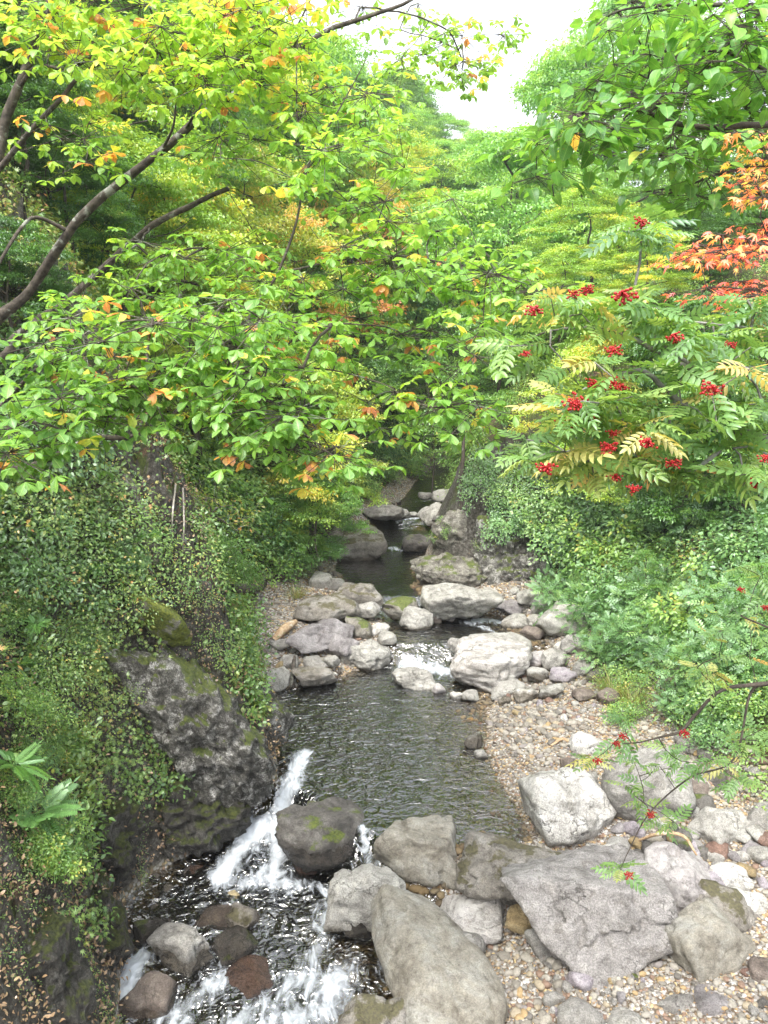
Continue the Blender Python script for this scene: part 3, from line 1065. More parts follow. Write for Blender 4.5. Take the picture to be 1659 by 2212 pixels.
def build_boulders():
    B = boulder
    B(598, 1735, 790, 1862, .1, 'dark', 'dark wet rounded boulder with mossy crown between the white chute and the pool', 12, .8, 5, 7, 6, roll=8, wet=.45, sink=.1)
    B(822, 1772, 1002, 1898, .3, 'tan', 'flat-topped grey boulder with dark wet front at the lower lip of the pool', -8, .8, 5, 12, 5, wet=.25, sink=.1)
    B(702, 1838, 870, 2030, -.1, 'pale', 'blocky pale boulder with a hairline crack beside the rapids', 5, .75, 5, 14, 4, wet=-.05, sink=.1)
    B(735, 1955, 800, 2052, -.15, 'dark', 'small rounded dark wet rock below the cracked pale block', 0, .8, 4, wet=.2)
    long_boulder(835, 1930, 1045, 2270, 205, 1.1, -.1, 'tan', 'huge long smooth tan boulder slanting to the lower edge beside the rapids', 5, 4, 6, .045, seed=31, roll=-14)
    B(705, 2125, 900, 2330, -.25, 'mossgrey', 'grey boulder with faint moss cut off by the bottom edge in the rapids', 0, .8, 5, 7, 5, wet=-.4)
    B(898, 1866, 968, 1915, .05, 'pink', 'small pale pinkish rock sitting in the still puddle among large boulders', 0, .8, 4)
    long_boulder(975, 1915, 1085, 2050, 150, .55, .15, 'striped', 'whitish slab with dark bands lying beside the huge long tan boulder', 12, 5, 5, seed=55, roll=10)
    B(985, 1812, 1215, 1965, .42, 'mossgrey', 'broad rounded grey boulder with brown moss stains on its top', -15, .9, 5, 7, 5, wet=-.3, sink=.22)
    B(1118, 1825, 1490, 2085, .3, 'slab', 'widest flat grey slab above the lower gravel', -8, .85, 6, 16, 2, rough=.035, wet=-.5, seed=75, sink=.25)
    B(1062, 1783, 1202, 1862, .35, 'tan', 'smooth rounded grey boulder tucked below the white pitted boulder', 0, .8, 5, 5, 4, wet=.3)
    B(1133, 1668, 1332, 1836, .55, 'white', 'big whitish pitted boulder with a notch at the corner of the gravel bar', -10, .85, 5, 12, 6, wet=.45, seed=88, sink=.15)
    B(1296, 1625, 1470, 1800, .9, 'grey', 'large rounded grey boulder behind the white pitted boulder', 6, .8, 5, 8, 6, wet=-1)
    B(1350, 1690, 1440, 1825, .75, 'pale', 'upright pale block leaning beside the large rounded grey boulder', 10, .6, 4, 12, 4, wet=-1)
    B(1405, 1740, 1475, 1812, .8, 'white', 'jagged white block behind the hanging rowan sprig', 20, .7, 4, 16, 8, wet=-1)
    B(1497, 1725, 1612, 1860, .85, 'pale', 'angular pale grey block with a sloping top near the right margin', 15, .8, 5, 14, 5, wet=-1)
    B(1608, 1732, 1700, 1808, 1.0, 'grey', 'rounded grey boulder cut by the right edge', 0, .8, 4, wet=-1)
    B(1460, 1685, 1535, 1745, 1.0, 'brown', 'dark brown rounded stone under the rowan leaves', 0, .8, 4, wet=-1)
    B(1410, 1675, 1475, 1735, 1.0, 'grey', 'small grey boulder left of the dark brown rounded stone', 20, .8, 4, wet=-1)
    B(1455, 1575, 1525, 1640, 1.2, 'grey', 'squarish grey boulder half hidden in low leaves above the cobbles', 20, .8, 4, 14, wet=-1)
    B(1510, 1560, 1555, 1620, 1.3, 'purple', 'narrow grey boulder beside the squarish half hidden one', 0, .8, 4, wet=-1)
    B(1375, 1838, 1545, 2000, .6, 'pink', 'smooth pinkish pale slab with rounded lobes behind the widest grey slab', -20, .9, 5, 5, 4, rough=.09, wet=-1, seed=121, sink=.25)
    B(1440, 1838, 1532, 1915, .75, 'pink', 'rounded pinkish hump on top of the smooth lobed slab', 0, .9, 4, 5, wet=-1)
    B(1450, 1958, 1628, 2140, .3, 'tan', 'bulky tan boulder with an undercut shadowy foot at lower right', 25, .85, 5, 9, 6, rough=.07, wet=-1, seed=133, sink=.12)
    B(1490, 1930, 1592, 2015, .6, 'tan', 'rounded tan knob behind the bulky tan boulder', 0, .9, 5, 6, wet=-1)
    B(1488, 1908, 1625, 2050, .55, 'mossgrey', 'brown mossy boulder behind the bulky tan boulder', 10, .8, 4, 8, wet=-1)
    B(1255, 1828, 1335, 1880, .75, 'white', 'crumbly white rock wedged above the widest grey slab', 0, .7, 4, 18, 9, rough=.12, wet=-1)
    B(1535, 1870, 1620, 1930, .8, 'white', 'long white cracked stone beyond the lobed pink slab', 0, .6, 4, 16, 8, rough=.1, wet=-1, roll=18)
    B(1580, 1930, 1665, 1990, .7, 'white', 'flat white stone at the right edge above the brown stones', 0, .7, 4, 14, wet=-1, roll=15)
    B(1595, 1995, 1665, 2045, .6, 'brown', 'reddish brown stone beside the mossy boulder at the right edge', 0, .8, 4, wet=-1)
    B(1590, 1800, 1650, 1890, .85, 'purple', 'upright grey slab beside the long white cracked stone', 15, .6, 4, 14, wet=-1)
    B(1560, 1655, 1625, 1700, 1.1, 'pale', 'pale stone with orange lichen under the right rowan leaves', 0, .8, 4, wet=-1)
    B(1600, 1600, 1660, 1650, 1.3, 'dark', 'dark mossy stone at the right edge in low plants', 0, .8, 4, wet=-1)
    B(1092, 1955, 1160, 2020, .3, 'ochre', 'greenish tan egg-shaped stone at the lower corner of the white banded slab', 0, .8, 4, 5, wet=-1)
    B(1138, 2000, 1215, 2070, .22, 'grey', 'cracked bluish grey angular stone between slab and gravel', 20, .8, 4, 14, wet=-1)
    B(1228, 2078, 1292, 2158, .2, 'lilac', 'round lilac grey cobble on the lower gravel', 0, .9, 4, 4, 4, wet=-1)
    B(975, 2010, 1050, 2080, .12, 'grey', 'half buried grey rock at the foot of the white banded slab', 0, .8, 4, wet=-1)
    B(1170, 2130, 1215, 2190, .15, 'grey', 'upright dark-veined grey cobble left of the lilac one', 10, .7, 3, 14, wet=-1)
    B(1420, 2150, 1500, 2215, .25, 'grey', 'angular grey stone low on the gravel left of the bulky tan boulder foot', 10, .8, 4, 14, wet=-1)
    B(1500, 2140, 1610, 2225, .3, 'purple', 'broad grey stone at the bottom edge under the bulky tan boulder', -10, .8, 4, 12, wet=-1)
    B(1190, 2170, 1290, 2260, .1, 'grey', 'large grey rock cut by the bottom edge on the gravel', 25, .8, 4, 14, wet=-1)
    B(1310, 2180, 1400, 2250, .15, 'pale', 'pale rock cut by the bottom edge on the gravel', -5, .8, 4, 12, wet=-1)
    B(1610, 2070, 1690, 2150, .5, 'brown', 'brown angular stone at the lower right edge', 10, .8, 4, 14, wet=-1)
    # in the rapids at lower left
    B(322, 2005, 458, 2105, -.3, 'grey', 'dry-topped grey rock with a dark wet side in the left shallows', -25, .6, 5, 14, 4, wet=-.05)
    B(452, 2005, 558, 2085, -.3, 'dark', 'dark cubic wet rock in the middle of the left shallows', 10, .8, 4, 14, 4, wet=.0)
    B(420, 1955, 498, 2015, -.28, 'brown', 'low brown-grey rock upstream of the dark cubic rock', 0, .8, 4, 10, wet=-.05)
    B(474, 1952, 562, 2018, -.28, 'mossgrey', 'greenish grey rock touching the low brown-grey rock', -15, .8, 4, 12, wet=-.12)
    B(338, 1918, 408, 1955, -.2, 'dark', 'small black wet rock below the mossy bank', 0, .8, 4, 10, wet=.2)
    B(288, 1980, 372, 2042, -.28, 'dark', 'dark mossy rock close to the foot of the left bank', 15, .8, 4, 12, wet=-.1)
    B(268, 2118, 390, 2200, -.4, 'brown', 'brown ridged rock near the bottom left corner of the rapids', 25, .7, 4, 10, wet=-.25)
    B(632, 1852, 692, 1890, -.12, 'red', 'reddish rounded stone in the white water under the wet boulder', 0, .8, 4, 6, wet=.1)
    B(494, 1920, 522, 1952, -.2, 'ochre', 'bright ochre stone in the shallow rapids', 0, .8, 3, 12, wet=-1)
    B(475, 2078, 600, 2175, -.52, 'red', 'submerged reddish rock under the rapids', 10, .8, 4, 10, wet=.3)
    B(560, 2030, 600, 2065, -.36, 'brown', 'small tan stone at the edge of the left shallows', 0, .8, 3, wet=.1)
    B(440, 1905, 500, 1940, -.24, 'dark', 'blackish flat stone in foam below the chute', 0, .8, 3, wet=.3)
    B(560, 1915, 620, 1950, -.3, 'dark', 'dark flat stone awash below the white chute', 0, .8, 3, wet=.3)
    B(395, 1870, 450, 1905, -.2, 'red', 'wine red wet stone beside the mossy bank foot', 0, .8, 3, wet=.3)
    # middle of the stream
    B(843, 1434, 932, 1492, .62, 'pale', 'rounded pale boulder standing alone at the head of the pool', 0, .85, 5, 9, 5, wet=.58)
    B(965, 1378, 1132, 1502, .65, 'striped', 'large veined pale boulder beside the upper cascade', -15, .85, 5, 9, 6, rough=.06, wet=.7, seed=201)
    B(1010, 1362, 1142, 1420, 1.15, 'pale', 'flat pale rock behind the large veined boulder', 0, .8, 4, 10, wet=.7)
    B(968, 1378, 1015, 1418, 1.05, 'grey', 'small grey rock at the upper left of the large veined boulder', 0, .8, 4, 8)
    B(1060, 1465, 1140, 1510, .75, 'pale', 'low pale ledge at the foot of the large veined boulder', 0, .8, 4, 10, wet=.5)
    B(740, 1388, 842, 1452, .72, 'pale', 'flat-topped pale rock with a moss patch left of the upper cascade', 0, .7, 5, 12, 5, wet=.6)
    B(638, 1330, 770, 1402, 1.15, 'purple', 'large dark purplish boulder in the middle of the left beach', 5, .8, 5, 9, 6, wet=-1)
    B(698, 1370, 772, 1425, 1.0, 'purple', 'smaller purplish rock leaning on the large dark purplish boulder', -20, .8, 4, 10, wet=-1)
    B(752, 1325, 808, 1395, 1.15, 'mossy', 'mossy block between the purplish boulder and the stream', 0, .9, 4, 12, wet=-1)
    B(640, 1285, 775, 1345, 1.5, 'mossgrey', 'long mossy rock behind the large dark purplish boulder', -15, .7, 4, 8, wet=-1)
    B(800, 1342, 838, 1382, 1.1, 'white', 'whitish block at the water edge beside the mossy block', 0, .8, 4, 12, wet=1)
    B(815, 1362, 856, 1398, 1.05, 'pale', 'pale stone at the water edge under the whitish block', 0, .8, 4, 10, wet=1)
    B(800, 1395, 850, 1425, .85, 'grey', 'small grey rocks edge stone right of the flat-topped pale rock', 0, .8, 3, wet=.8)
    B(570, 1436, 625, 1502, .75, 'pale', 'pale oval slab tilted on the left beach by the pool', 30, .6, 4, 10, wet=-1, tilt=-20)
    B(632, 1435, 722, 1484, .75, 'mossgrey', 'flat grey rock at the pool edge of the left beach', 0, .7, 4, 9, wet=.55)
    B(600, 1412, 650, 1448, .95, 'grey', 'wedge-shaped grey stone on the left beach', 0, .8, 4, 14, wet=-1)
    B(650, 1418, 700, 1445, .95, 'grey', 'flat grey stone beside the wedge-shaped one on the left beach', 0, .8, 4, 12, wet=-1)
    B(575, 1375, 625, 1405, 1.15, 'grey', 'bluish grey stone under the split driftwood', 0, .8, 3, 12, wet=-1)
    B(550, 1348, 590, 1388, 1.2, 'brown', 'brown squared stone beside the split driftwood', 10, .7, 3, 16, wet=-1)
    B(700, 1415, 735, 1442, .95, 'pale', 'small pale stone below the leaning purplish rock', 0, .8, 3, wet=-1)
    B(865, 1312, 932, 1364, 1.1, 'pale', 'round-topped pale boulder below the long pale block', 0, .85, 5, 7, wet=1.05)
    B(888, 1258, 1048, 1338, 1.3, 'pale', 'long pale block across the stream head', -6, .6, 5, 13, 4, wet=1.1, seed=244)
    B(826, 1280, 905, 1340, 1.25, 'mossy', 'wedge of mossy rock at the left end of the long pale block', -10, .8, 4, 9, wet=1.1)
    B(1008, 1290, 1050, 1345, 1.2, 'grey', 'upright grey rock at the right end of the long pale block', 0, .8, 4, 10, wet=1.1)
    B(1040, 1268, 1075, 1300, 1.6, 'pale', 'pale rock behind the right end of the long pale block', 0, .8, 3, wet=1)
    B(712, 1256, 822, 1328, 1.4, 'mossgrey', 'humped dark grey rock where the upper pool spills', 12, .7, 5, 6, 4, wet=1.4)
    B(755, 1295, 822, 1338, 1.3, 'pale', 'pale wedge under the humped dark grey rock', -20, .7, 4, 10, wet=1.15)
    B(720, 1292, 765, 1325, 1.4, 'grey', 'grey mossy rock left of the pale wedge', 0, .8, 3, wet=1)
    B(665, 1235, 715, 1280, 1.6, 'pale', 'pale jumbled rock on the far left beach', 0, .8, 4, 12, wet=1)
    B(700, 1245, 745, 1285, 1.5, 'grey', 'small dark rock at the edge of the upper pool', 0, .8, 3, wet=1.5)
    B(928, 1325, 955, 1350, 1.1, 'brown', 'little brown stone in a nook by the round-topped boulder', 0, .8, 3, wet=1)
    B(955, 1318, 985, 1342, 1.15, 'purple', 'small purplish stone under the long pale block', 0, .8, 3, wet=1)
    B(985, 1320, 1015, 1338, 1.15, 'grey', 'small grey stone under the long pale block', 0, .8, 3, wet=1)
    # water edge stones of the gravel bar
    B(932, 1475, 962, 1502, .66, 'pink', 'pale pinkish stone right of the lone rounded boulder', 0, .8, 3, wet=.5)
    B(925, 1495, 962, 1515, .55, 'red', 'rusty red stone awash right of the lone rounded boulder', 0, .8, 3, wet=1)
    B(972, 1490, 998, 1518, .66, 'white', 'white little block in the shallow pool head', 0, .8, 3, 14, wet=.5)
    B(998, 1488, 1035, 1518, .68, 'pale', 'pair-shaped grey pale stone beside the white little block', 0, .8, 3, 12, wet=.6)
    B(1003, 1588, 1042, 1622, .66, 'grey', 'dark-sided grey stone at the pool edge of the gravel bar', 20, .7, 4, 12, wet=.85)
    B(1025, 1615, 1052, 1645, .66, 'pale', 'small pale stone at the edge of the gravel bar', 0, .8, 3, wet=.6)
    B(1035, 1785, 1082, 1822, .5, 'grey', 'rounded grey stone in the pool corner beside the broad boulders', 0, .8, 4, 6, wet=.7)
    B(1225, 1580, 1300, 1630, 1.05, 'white', 'white boulder with a split top alone on the gravel bar', 0, .7, 4, 12, 6, rough=.08, wet=-1)
    # far stream
    B(866, 1152, 934, 1202, 1.4, 'dark', 'dark grey angular rock in the middle of the far pool', 15, .8, 4, 14, 4, wet=1.5)
    B(738, 1165, 796, 1218, 1.4, 'grey', 'rounded grey rock at the left shore of the far pool', 0, .9, 4, 7, wet=1.5)
    B(690, 1132, 825, 1205, 1.5, 'mossgrey', 'sloping rock shelf running into the far pool from the left', -20, .9, 5, 7, 5, wet=1.5)
    B(908, 1085, 975, 1140, 1.9, 'pale', 'pale slab on the far right shore before the stream bends away', 25, .8, 4, 8, wet=1.8)
    B(784, 1085, 868, 1128, 2.0, 'grey', 'low grey shelf on the far left shore', -20, .8, 4, 8, wet=1.8)
    B(835, 1098, 885, 1125, 1.9, 'pale', 'pale rocks mound at the tip of the far left shelf', 0, .8, 4, 12, wet=1.8)
    B(935, 1055, 985, 1085, 2.2, 'pale', 'farthest pale rock at the bend of the stream', 0, .8, 3, 10, wet=2)
    B(880, 1105, 905, 1118, 1.9, 'pale', 'tiny pale rock in the far riffle', 0, .8, 3, wet=1.8)
    B(905, 1062, 935, 1082, 2.2, 'grey', 'tiny grey rock beside the farthest pale rock', 0, .8, 3, wet=2)
    # right shore boulders between gravel bar and bluff
    rb = [(1070, 1290, 1130, 1330, 'purple', 'dark purplish boulder under the bluff'), (1120, 1270, 1175, 1310, 'pale', 'pale boulder at the foot of the bluff'),
          (1085, 1330, 1145, 1365, 'pale', 'pale boulder above the side pool'), (1140, 1325, 1195, 1365, 'pale', 'pale roundish boulder beside the side pool'),
          (1150, 1290, 1200, 1330, 'grey', 'grey boulder left of the blue-green shrub'), (1125, 1350, 1175, 1385, 'brown', 'brown boulder at the side pool edge'),
          (1165, 1300, 1270, 1380, 'pale', 'large pale sloping rock partly under the blue-green shrub'), (1195, 1380, 1240, 1412, 'white', 'whitish stone in the side pool'),
          (1130, 1405, 1200, 1445, 'pink', 'flat pinkish boulder on the shore below the side pool'), (1170, 1400, 1225, 1455, 'pale', 'upright pale boulder below the side pool'),
          (1215, 1370, 1265, 1420, 'grey', 'grey boulder in the shade of the shrubs'), (1140, 1440, 1185, 1480, 'pale', 'pale stone above the gravel bar head'),
          (1185, 1440, 1240, 1480, 'lilac', 'lilac grey stone above the gravel bar head'), (1240, 1420, 1280, 1470, 'grey', 'leaning grey stone under the shrub edge'),
          (1105, 1480, 1160, 1520, 'white', 'white stone at the head of the gravel bar'), (1160, 1478, 1210, 1510, 'pale', 'broad pale stone at the head of the gravel bar'),
          (1235, 1485, 1285, 1515, 'brown', 'dark reddish stone near the grass tuft'), (1075, 1500, 1105, 1530, 'white', 'small upright white stone near the shallow water'),
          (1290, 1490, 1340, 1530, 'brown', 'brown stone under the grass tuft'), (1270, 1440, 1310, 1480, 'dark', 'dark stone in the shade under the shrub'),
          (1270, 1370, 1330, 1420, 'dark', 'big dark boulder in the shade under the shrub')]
    for i, (a, b, c, d, mt, lb) in enumerate(rb):
        p = hit((a + c) / 2, d - (d - b) * .2)
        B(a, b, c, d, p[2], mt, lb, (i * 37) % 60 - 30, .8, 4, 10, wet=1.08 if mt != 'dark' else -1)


build_boulders()
#PART2


# ------------------------------------------------------------------ outcrops
def outcrop(a, b, wid, hgt, mat, label, seed, sub=6, amp=.16, sharp=7):
    """rock rib from world point a to b"""
    a, b = np.asarray(a, float), np.asarray(b, float)
    L = np.linalg.norm(b - a)
    P, F = rock_shape(seed, sub, 9, sharp, .09)
    P = P * np.array([L / 2, wid / 2, hgt / 2])
    x = unit(b - a)
    y = unit(np.cross([0, 0, 1], x))
    z = np.cross(x, y)
    P = P[:, 0:1] * x + P[:, 1:2] * y + P[:, 2:3] * z
    n = unit(P)
    P = P + n * (amp * fbm(P * 1.7 + seed, 5, seed, .6, True) + amp * .4 * fbm(P * 7, 3, seed))[:, None]
    o = link('rock_outcrop', mesh_from('rock_outcrop', P, [F], RM[mat], True), loc=(a + b) / 2, label=label, cat='rock outcrop')
    o['wet'] = -5.0


a, b = hit(280, 1380), hit(575, 1700)
outcrop(a + np.array([.05, .1, .1]), b + np.array([.08, .1, -.5]), 1.9, 1.5, 'cliff', 'big lichen-spotted rib of rock running down the left bank to the white chute', 3, 6, .26)
a, b = hit(262, 1310), hit(405, 1440)
outcrop(a + np.array([.1, .0, .2]), b + np.array([.12, -.05, .42]), .95, .6, 'mosscap', 'bright moss-covered cap lying on the upper end of the lichen-spotted rib', 4, 5, .06)
a, b = hit(300, 1790), hit(500, 1765)
outcrop(a + np.array([-.1, .25, .1]), b + np.array([0, .3, .0]), 1.3, 1.5, 'wetmoss', 'dark wet undercut rock beneath the lichen-spotted rib', 41, 6, .3)
a, b = hit(180, 1740), hit(262, 1900)
outcrop(a + np.array([-.1, .2, 0]), b + np.array([-.1, .1, -.1]), 1.1, 1.2, 'wetmoss', 'dark mossy rock at the inner corner of the left bank foot', 42, 6, .28)
a, b = hit(225, 1900), hit(245, 2120)
outcrop(a + np.array([-.25, .1, 0]), b + np.array([-.3, 0, .1]), .9, 1.5, 'wetmoss', 'dark mossy rock wall dropping into the left shallows', 43, 6, .28)
a, b = hit(60, 1960), hit(150, 2200)
outcrop(a + np.array([-.1, .1, -.1]), b + np.array([-.1, 0, -.1]), .9, 1.0, 'wetmoss', 'mossy boss of rock in the bottom left corner', 44, 6, .22)
a, b = hit(420, 1400), hit(592, 1600)
outcrop(a + np.array([.05, .3, 0]), b + np.array([-.05, .2, -.4]), 1.5, 1.3, 'cliff', 'second dark rock rib behind the lichen-spotted one at the pool edge', 5, 6, .2)
a, b = hit(245, 1010), hit(330, 1230)
outcrop(a, b, .5, .7, 'bluff', 'pale bare rock strip high on the left bank among plants', 8, 5, .1)


def face(u, v, t, wid, hgt, dep, mat, label, seed, sub=6, amp=.16, yaw=0.0):
    c = at_t(u, v, t)
    d = np.array([math.cos(yaw), math.sin(yaw), 0]) * wid / 2
    outcrop(c - d, c + d, dep, hgt, mat, label, seed, sub, amp)


face(985, 1238, 25.5, 2.8, 1.1, 2.4, 'bluff', 'rounded pale rock foot of the bluff beside the upper pool', 12, 6, .16, -.1)
face(1020, 1165, 26.4, 2.5, 2.3, 2.2, 'bluff', 'tall knobbly grey rock face of the bluff', 15, 6, .28)
face(1095, 1190, 25.3, 1.9, 2.4, 1.8, 'cliff', 'brownish rock face beside the knobbly grey face of the bluff', 16, 6, .24)
face(1165, 1232, 24.7, 2.1, 1.5, 1.6, 'cliff', 'dark wet rock beside the trickle at the right end of the bluff', 17, 6, .24)
face(1140, 1060, 26.2, 1.4, 1.8, 1.4, 'bluff', 'pale bare rock patch high on the bluff under the rowan', 18, 6, .18)
face(1055, 1075, 26.9, 2.4, 2.2, 2.2, 'cliff', 'mossy upper shoulder of the bluff', 20, 6, .24)


# ------------------------------------------------------------------ branching
def grow(P0, par0, targets, step=.3, arch=.08, wander=.05, back=.12, seed=1):
    """extend a skeleton so that every target is reached; returns nodes, parents, load"""
    r = np.random.default_rng(seed)
    P = [np.asarray(p, float) for p in P0]
    par = list(par0)
    plen = np.zeros(len(P))
    for i, q in enumerate(par):
        if q >= 0:
            plen[i] = plen[q] + np.linalg.norm(P[i] - P[q])
    T = np.asarray(targets, float)
    A = np.array(P)
    dist = np.array([np.linalg.norm(A - t, axis=1).min() for t in T])
    tips = np.zeros(len(T), int)
    A = np.vstack([A, np.zeros((len(T) * 14 + 10, 3))])
    n = len(P)
    pl = np.concatenate([plen, np.zeros(len(A) - n)])
    for k in np.argsort(dist):
        t = T[k]
        d = np.linalg.norm(A[:n] - t, axis=1)
        j = int(np.argmin(d + back * pl[:n]))
        L = d[j]
        m = int(min(12, max(1, math.ceil(L / step))))
        prev = j
        side = r.normal(0, wander * L, 3)
        for s in range(1, m + 1):
            f = s / m
            q = A[j] + (t - A[j]) * f + (np.array([0, 0, arch * L]) + side) * math.sin(PI * f) + (r.normal(0, wander * step, 3) if s < m else 0)
            A[n] = q
            pl[n] = pl[prev] + np.linalg.norm(q - A[prev])
            par.append(prev)
            prev = n
            n += 1
        tips[k] = prev
    load = np.zeros(n)
    for t in tips:
        load[t] += 1
    for i in range(n - 1, -1, -1):
        if par[i] >= 0:
            load[par[i]] += load[i]
    return A[:n], np.array(par), load, tips


def branch_edges(mb, A, par, load, n0, r1=.004, p=.45, rmax=.05, k=4):
    i = np.arange(n0, len(A))
    pr = par[i]
    rad = np.minimum(r1 * np.maximum(load, 1) ** p, rmax)
    keep = np.linalg.norm(A[i] - A[pr], axis=1) > 1e-5
    i, pr = i[keep], pr[keep]
    mb.edges(A[pr], A[i], np.minimum(rad[pr], rad[i] * 1.4), rad[i], k)


# ------------------------------------------------------------------ forest tree prototypes
def tree_meshes(seed, H=10., cr=3.6, pads=70, sprays=11, per=42, leaf=.14, tpl=RHOMB, mat=None, bark=None, low=.18, padr=1.05, flat=.13, shape='dome', lean=0., varm=.4, trunk_r=.16, vs=.16):
    r = np.random.default_rng(seed)
    # trunk
    tp = np.array([(lean * f * f + r.normal(0, .12) * (f > 0), r.normal(0, .12) * (f > 0), H * .86 * f) for f in np.linspace(0, 1, 7)])
    tp[0, 2] = -1.2
    tb = bezier_pts(np.c_[tp, trunk_r * (1 - .85 * np.linspace(0, 1, 7))], 4)
    mb = MB()
    mb.tube(tb[:, :3], tb[:, 3], 8, .02)
    # pads
    f = r.uniform(0, 1, pads) ** .8
    if shape == 'dome':
        prof = np.sin(np.clip(.12 + f * .9, 0, 1) * PI) ** .6
    elif shape == 'cone':
        prof = (1 - f) ** .8 + .05
    else:
        prof = np.sqrt(np.clip(1 - (2 * f - 1) ** 2, 0, 1)) * (1 - .15 * f)
    zz = H * (low + (1 - low) * f * .97)
    ang = r.uniform(0, 2 * PI, pads)
    rr = cr * prof * r.uniform(.35, 1.05, pads) ** .6
    lob = 1 + .22 * np.sin(ang * 3 + seed) + .12 * np.sin(ang * 5 + zz)
    rr = rr * lob
    pc = np.stack([rr * np.cos(ang) + lean * (zz / H) ** 2, rr * np.sin(ang), zz], -1)
    n0 = len(tb)
    A, par, load, tips = grow(tb[:, :3], [-1] + list(range(n0 - 1)), pc - np.array([0, 0, .1]), .6, .02, .07, .1, seed)
    branch_edges(mb, A, par, load, n0, .011, .5, .09, 5)
    trunk = mb.mesh('trunk', bark or M_BARKD)
    # leaves
    psz = padr * r.uniform(.55, 1.25, pads)
    sa = r.uniform(0, 2 * PI, (pads, sprays))
    sr = np.sqrt(r.uniform(0, 1, (pads, sprays))) * psz[:, None]
    out = unit(pc * np.array([1, 1, 0]) + 1e-6)
    sx = pc[:, None, 0] + sr * np.cos(sa)
    sy = pc[:, None, 1] + sr * np.sin(sa)
    outw = (np.cos(sa) * out[:, None, 0] + np.sin(sa) * out[:, None, 1]) * sr
    sz = pc[:, None, 2] - .3 * outw - .12 * sr ** 2 + r.normal(0, flat, (pads, sprays))
    S = np.stack([sx, sy, sz], -1).reshape(-1, 3)
    pv = np.repeat(np.clip(varm + r.normal(0, vs, pads), 0, 1), sprays)
    nS = len(S)
    off = r.normal(0, 1, (nS, per, 3)) * np.array([.2, .2, .055]) * (padr / 1.05)
    P = (S[:, None] + off).reshape(-1, 3)
    n = len(P)
    d = unit(off.reshape(-1, 3) * np.array([1, 1, .5]) + r.normal(0, .1, (n, 3)) + np.array([0, 0, -.06]))
    up = unit(np.stack([r.normal(0, .4, n), r.normal(0, .4, n), np.ones(n)], -1))
    var = np.clip(np.repeat(pv + r.normal(0, .06, nS), per) + r.normal(0, .09, n), 0, 1)
    ml = MB()
    ml.leaves(tpl, P, d, up, leaf * r.uniform(.65, 1.25, n), var)
    return trunk, ml.mesh('crown', mat)


PROTO = {}


def proto(key, *a, **k):
    PROTO[key] = tree_meshes(*a, **k)


proto('green', 1, mat=M_FGREEN)
proto('green2', 2, cr=4.2, pads=85, mat=M_FGREEN, lean=1.2, varm=.55)
proto('soft', 3, mat=M_FLIGHT, cr=3.9, pads=80, leaf=.13, varm=.5)
proto('soft2', 4, mat=M_FLIGHT, shape='round', pads=90, padr=.9, varm=.6)
proto('yellow', 5, mat=M_FYELL, cr=4.0, pads=64, flat=.07, lean=-1.0, varm=.45)
proto('yellow2', 6, mat=M_FYELL, cr=3.8, pads=75, flat=.09, varm=.6)
proto('orange', 7, mat=M_FORANGE, cr=3.6, pads=60, varm=.4, vs=.25)
proto('conifer', 8, mat=M_CONIFER, cr=2.4, pads=120, shape='cone', leaf=.2, tpl=NARROW, low=.08, padr=.7, varm=.5)
proto('dark', 9, mat=M_FGREEN, cr=3.8, pads=95, varm=.18, shape='round')
proto('thin', 10, H=8, cr=2.6, pads=26, sprays=7, per=30, mat=M_FGREEN, varm=.6, trunk_r=.11, low=.3, leaf=.12, padr=.7)


def place_tree(key, loc, h, wscale, label, group=None, rz=None, cat='tree', name='forest_tree', H=10.):
    tr, cw = PROTO[key]
    root = bpy.data.objects.new(name, None)
    C.objects.link(root)
    s = h / H
    root.location = [float(c) for c in loc]
    root.rotation_euler = (0, 0, random.uniform(0, 6.28) if rz is None else rz)
    root.scale = (s * wscale, s * wscale, s)
    tag(root, label, cat, group)
    link('trunk', tr, root)
    link('crown', cw, root)
    return root


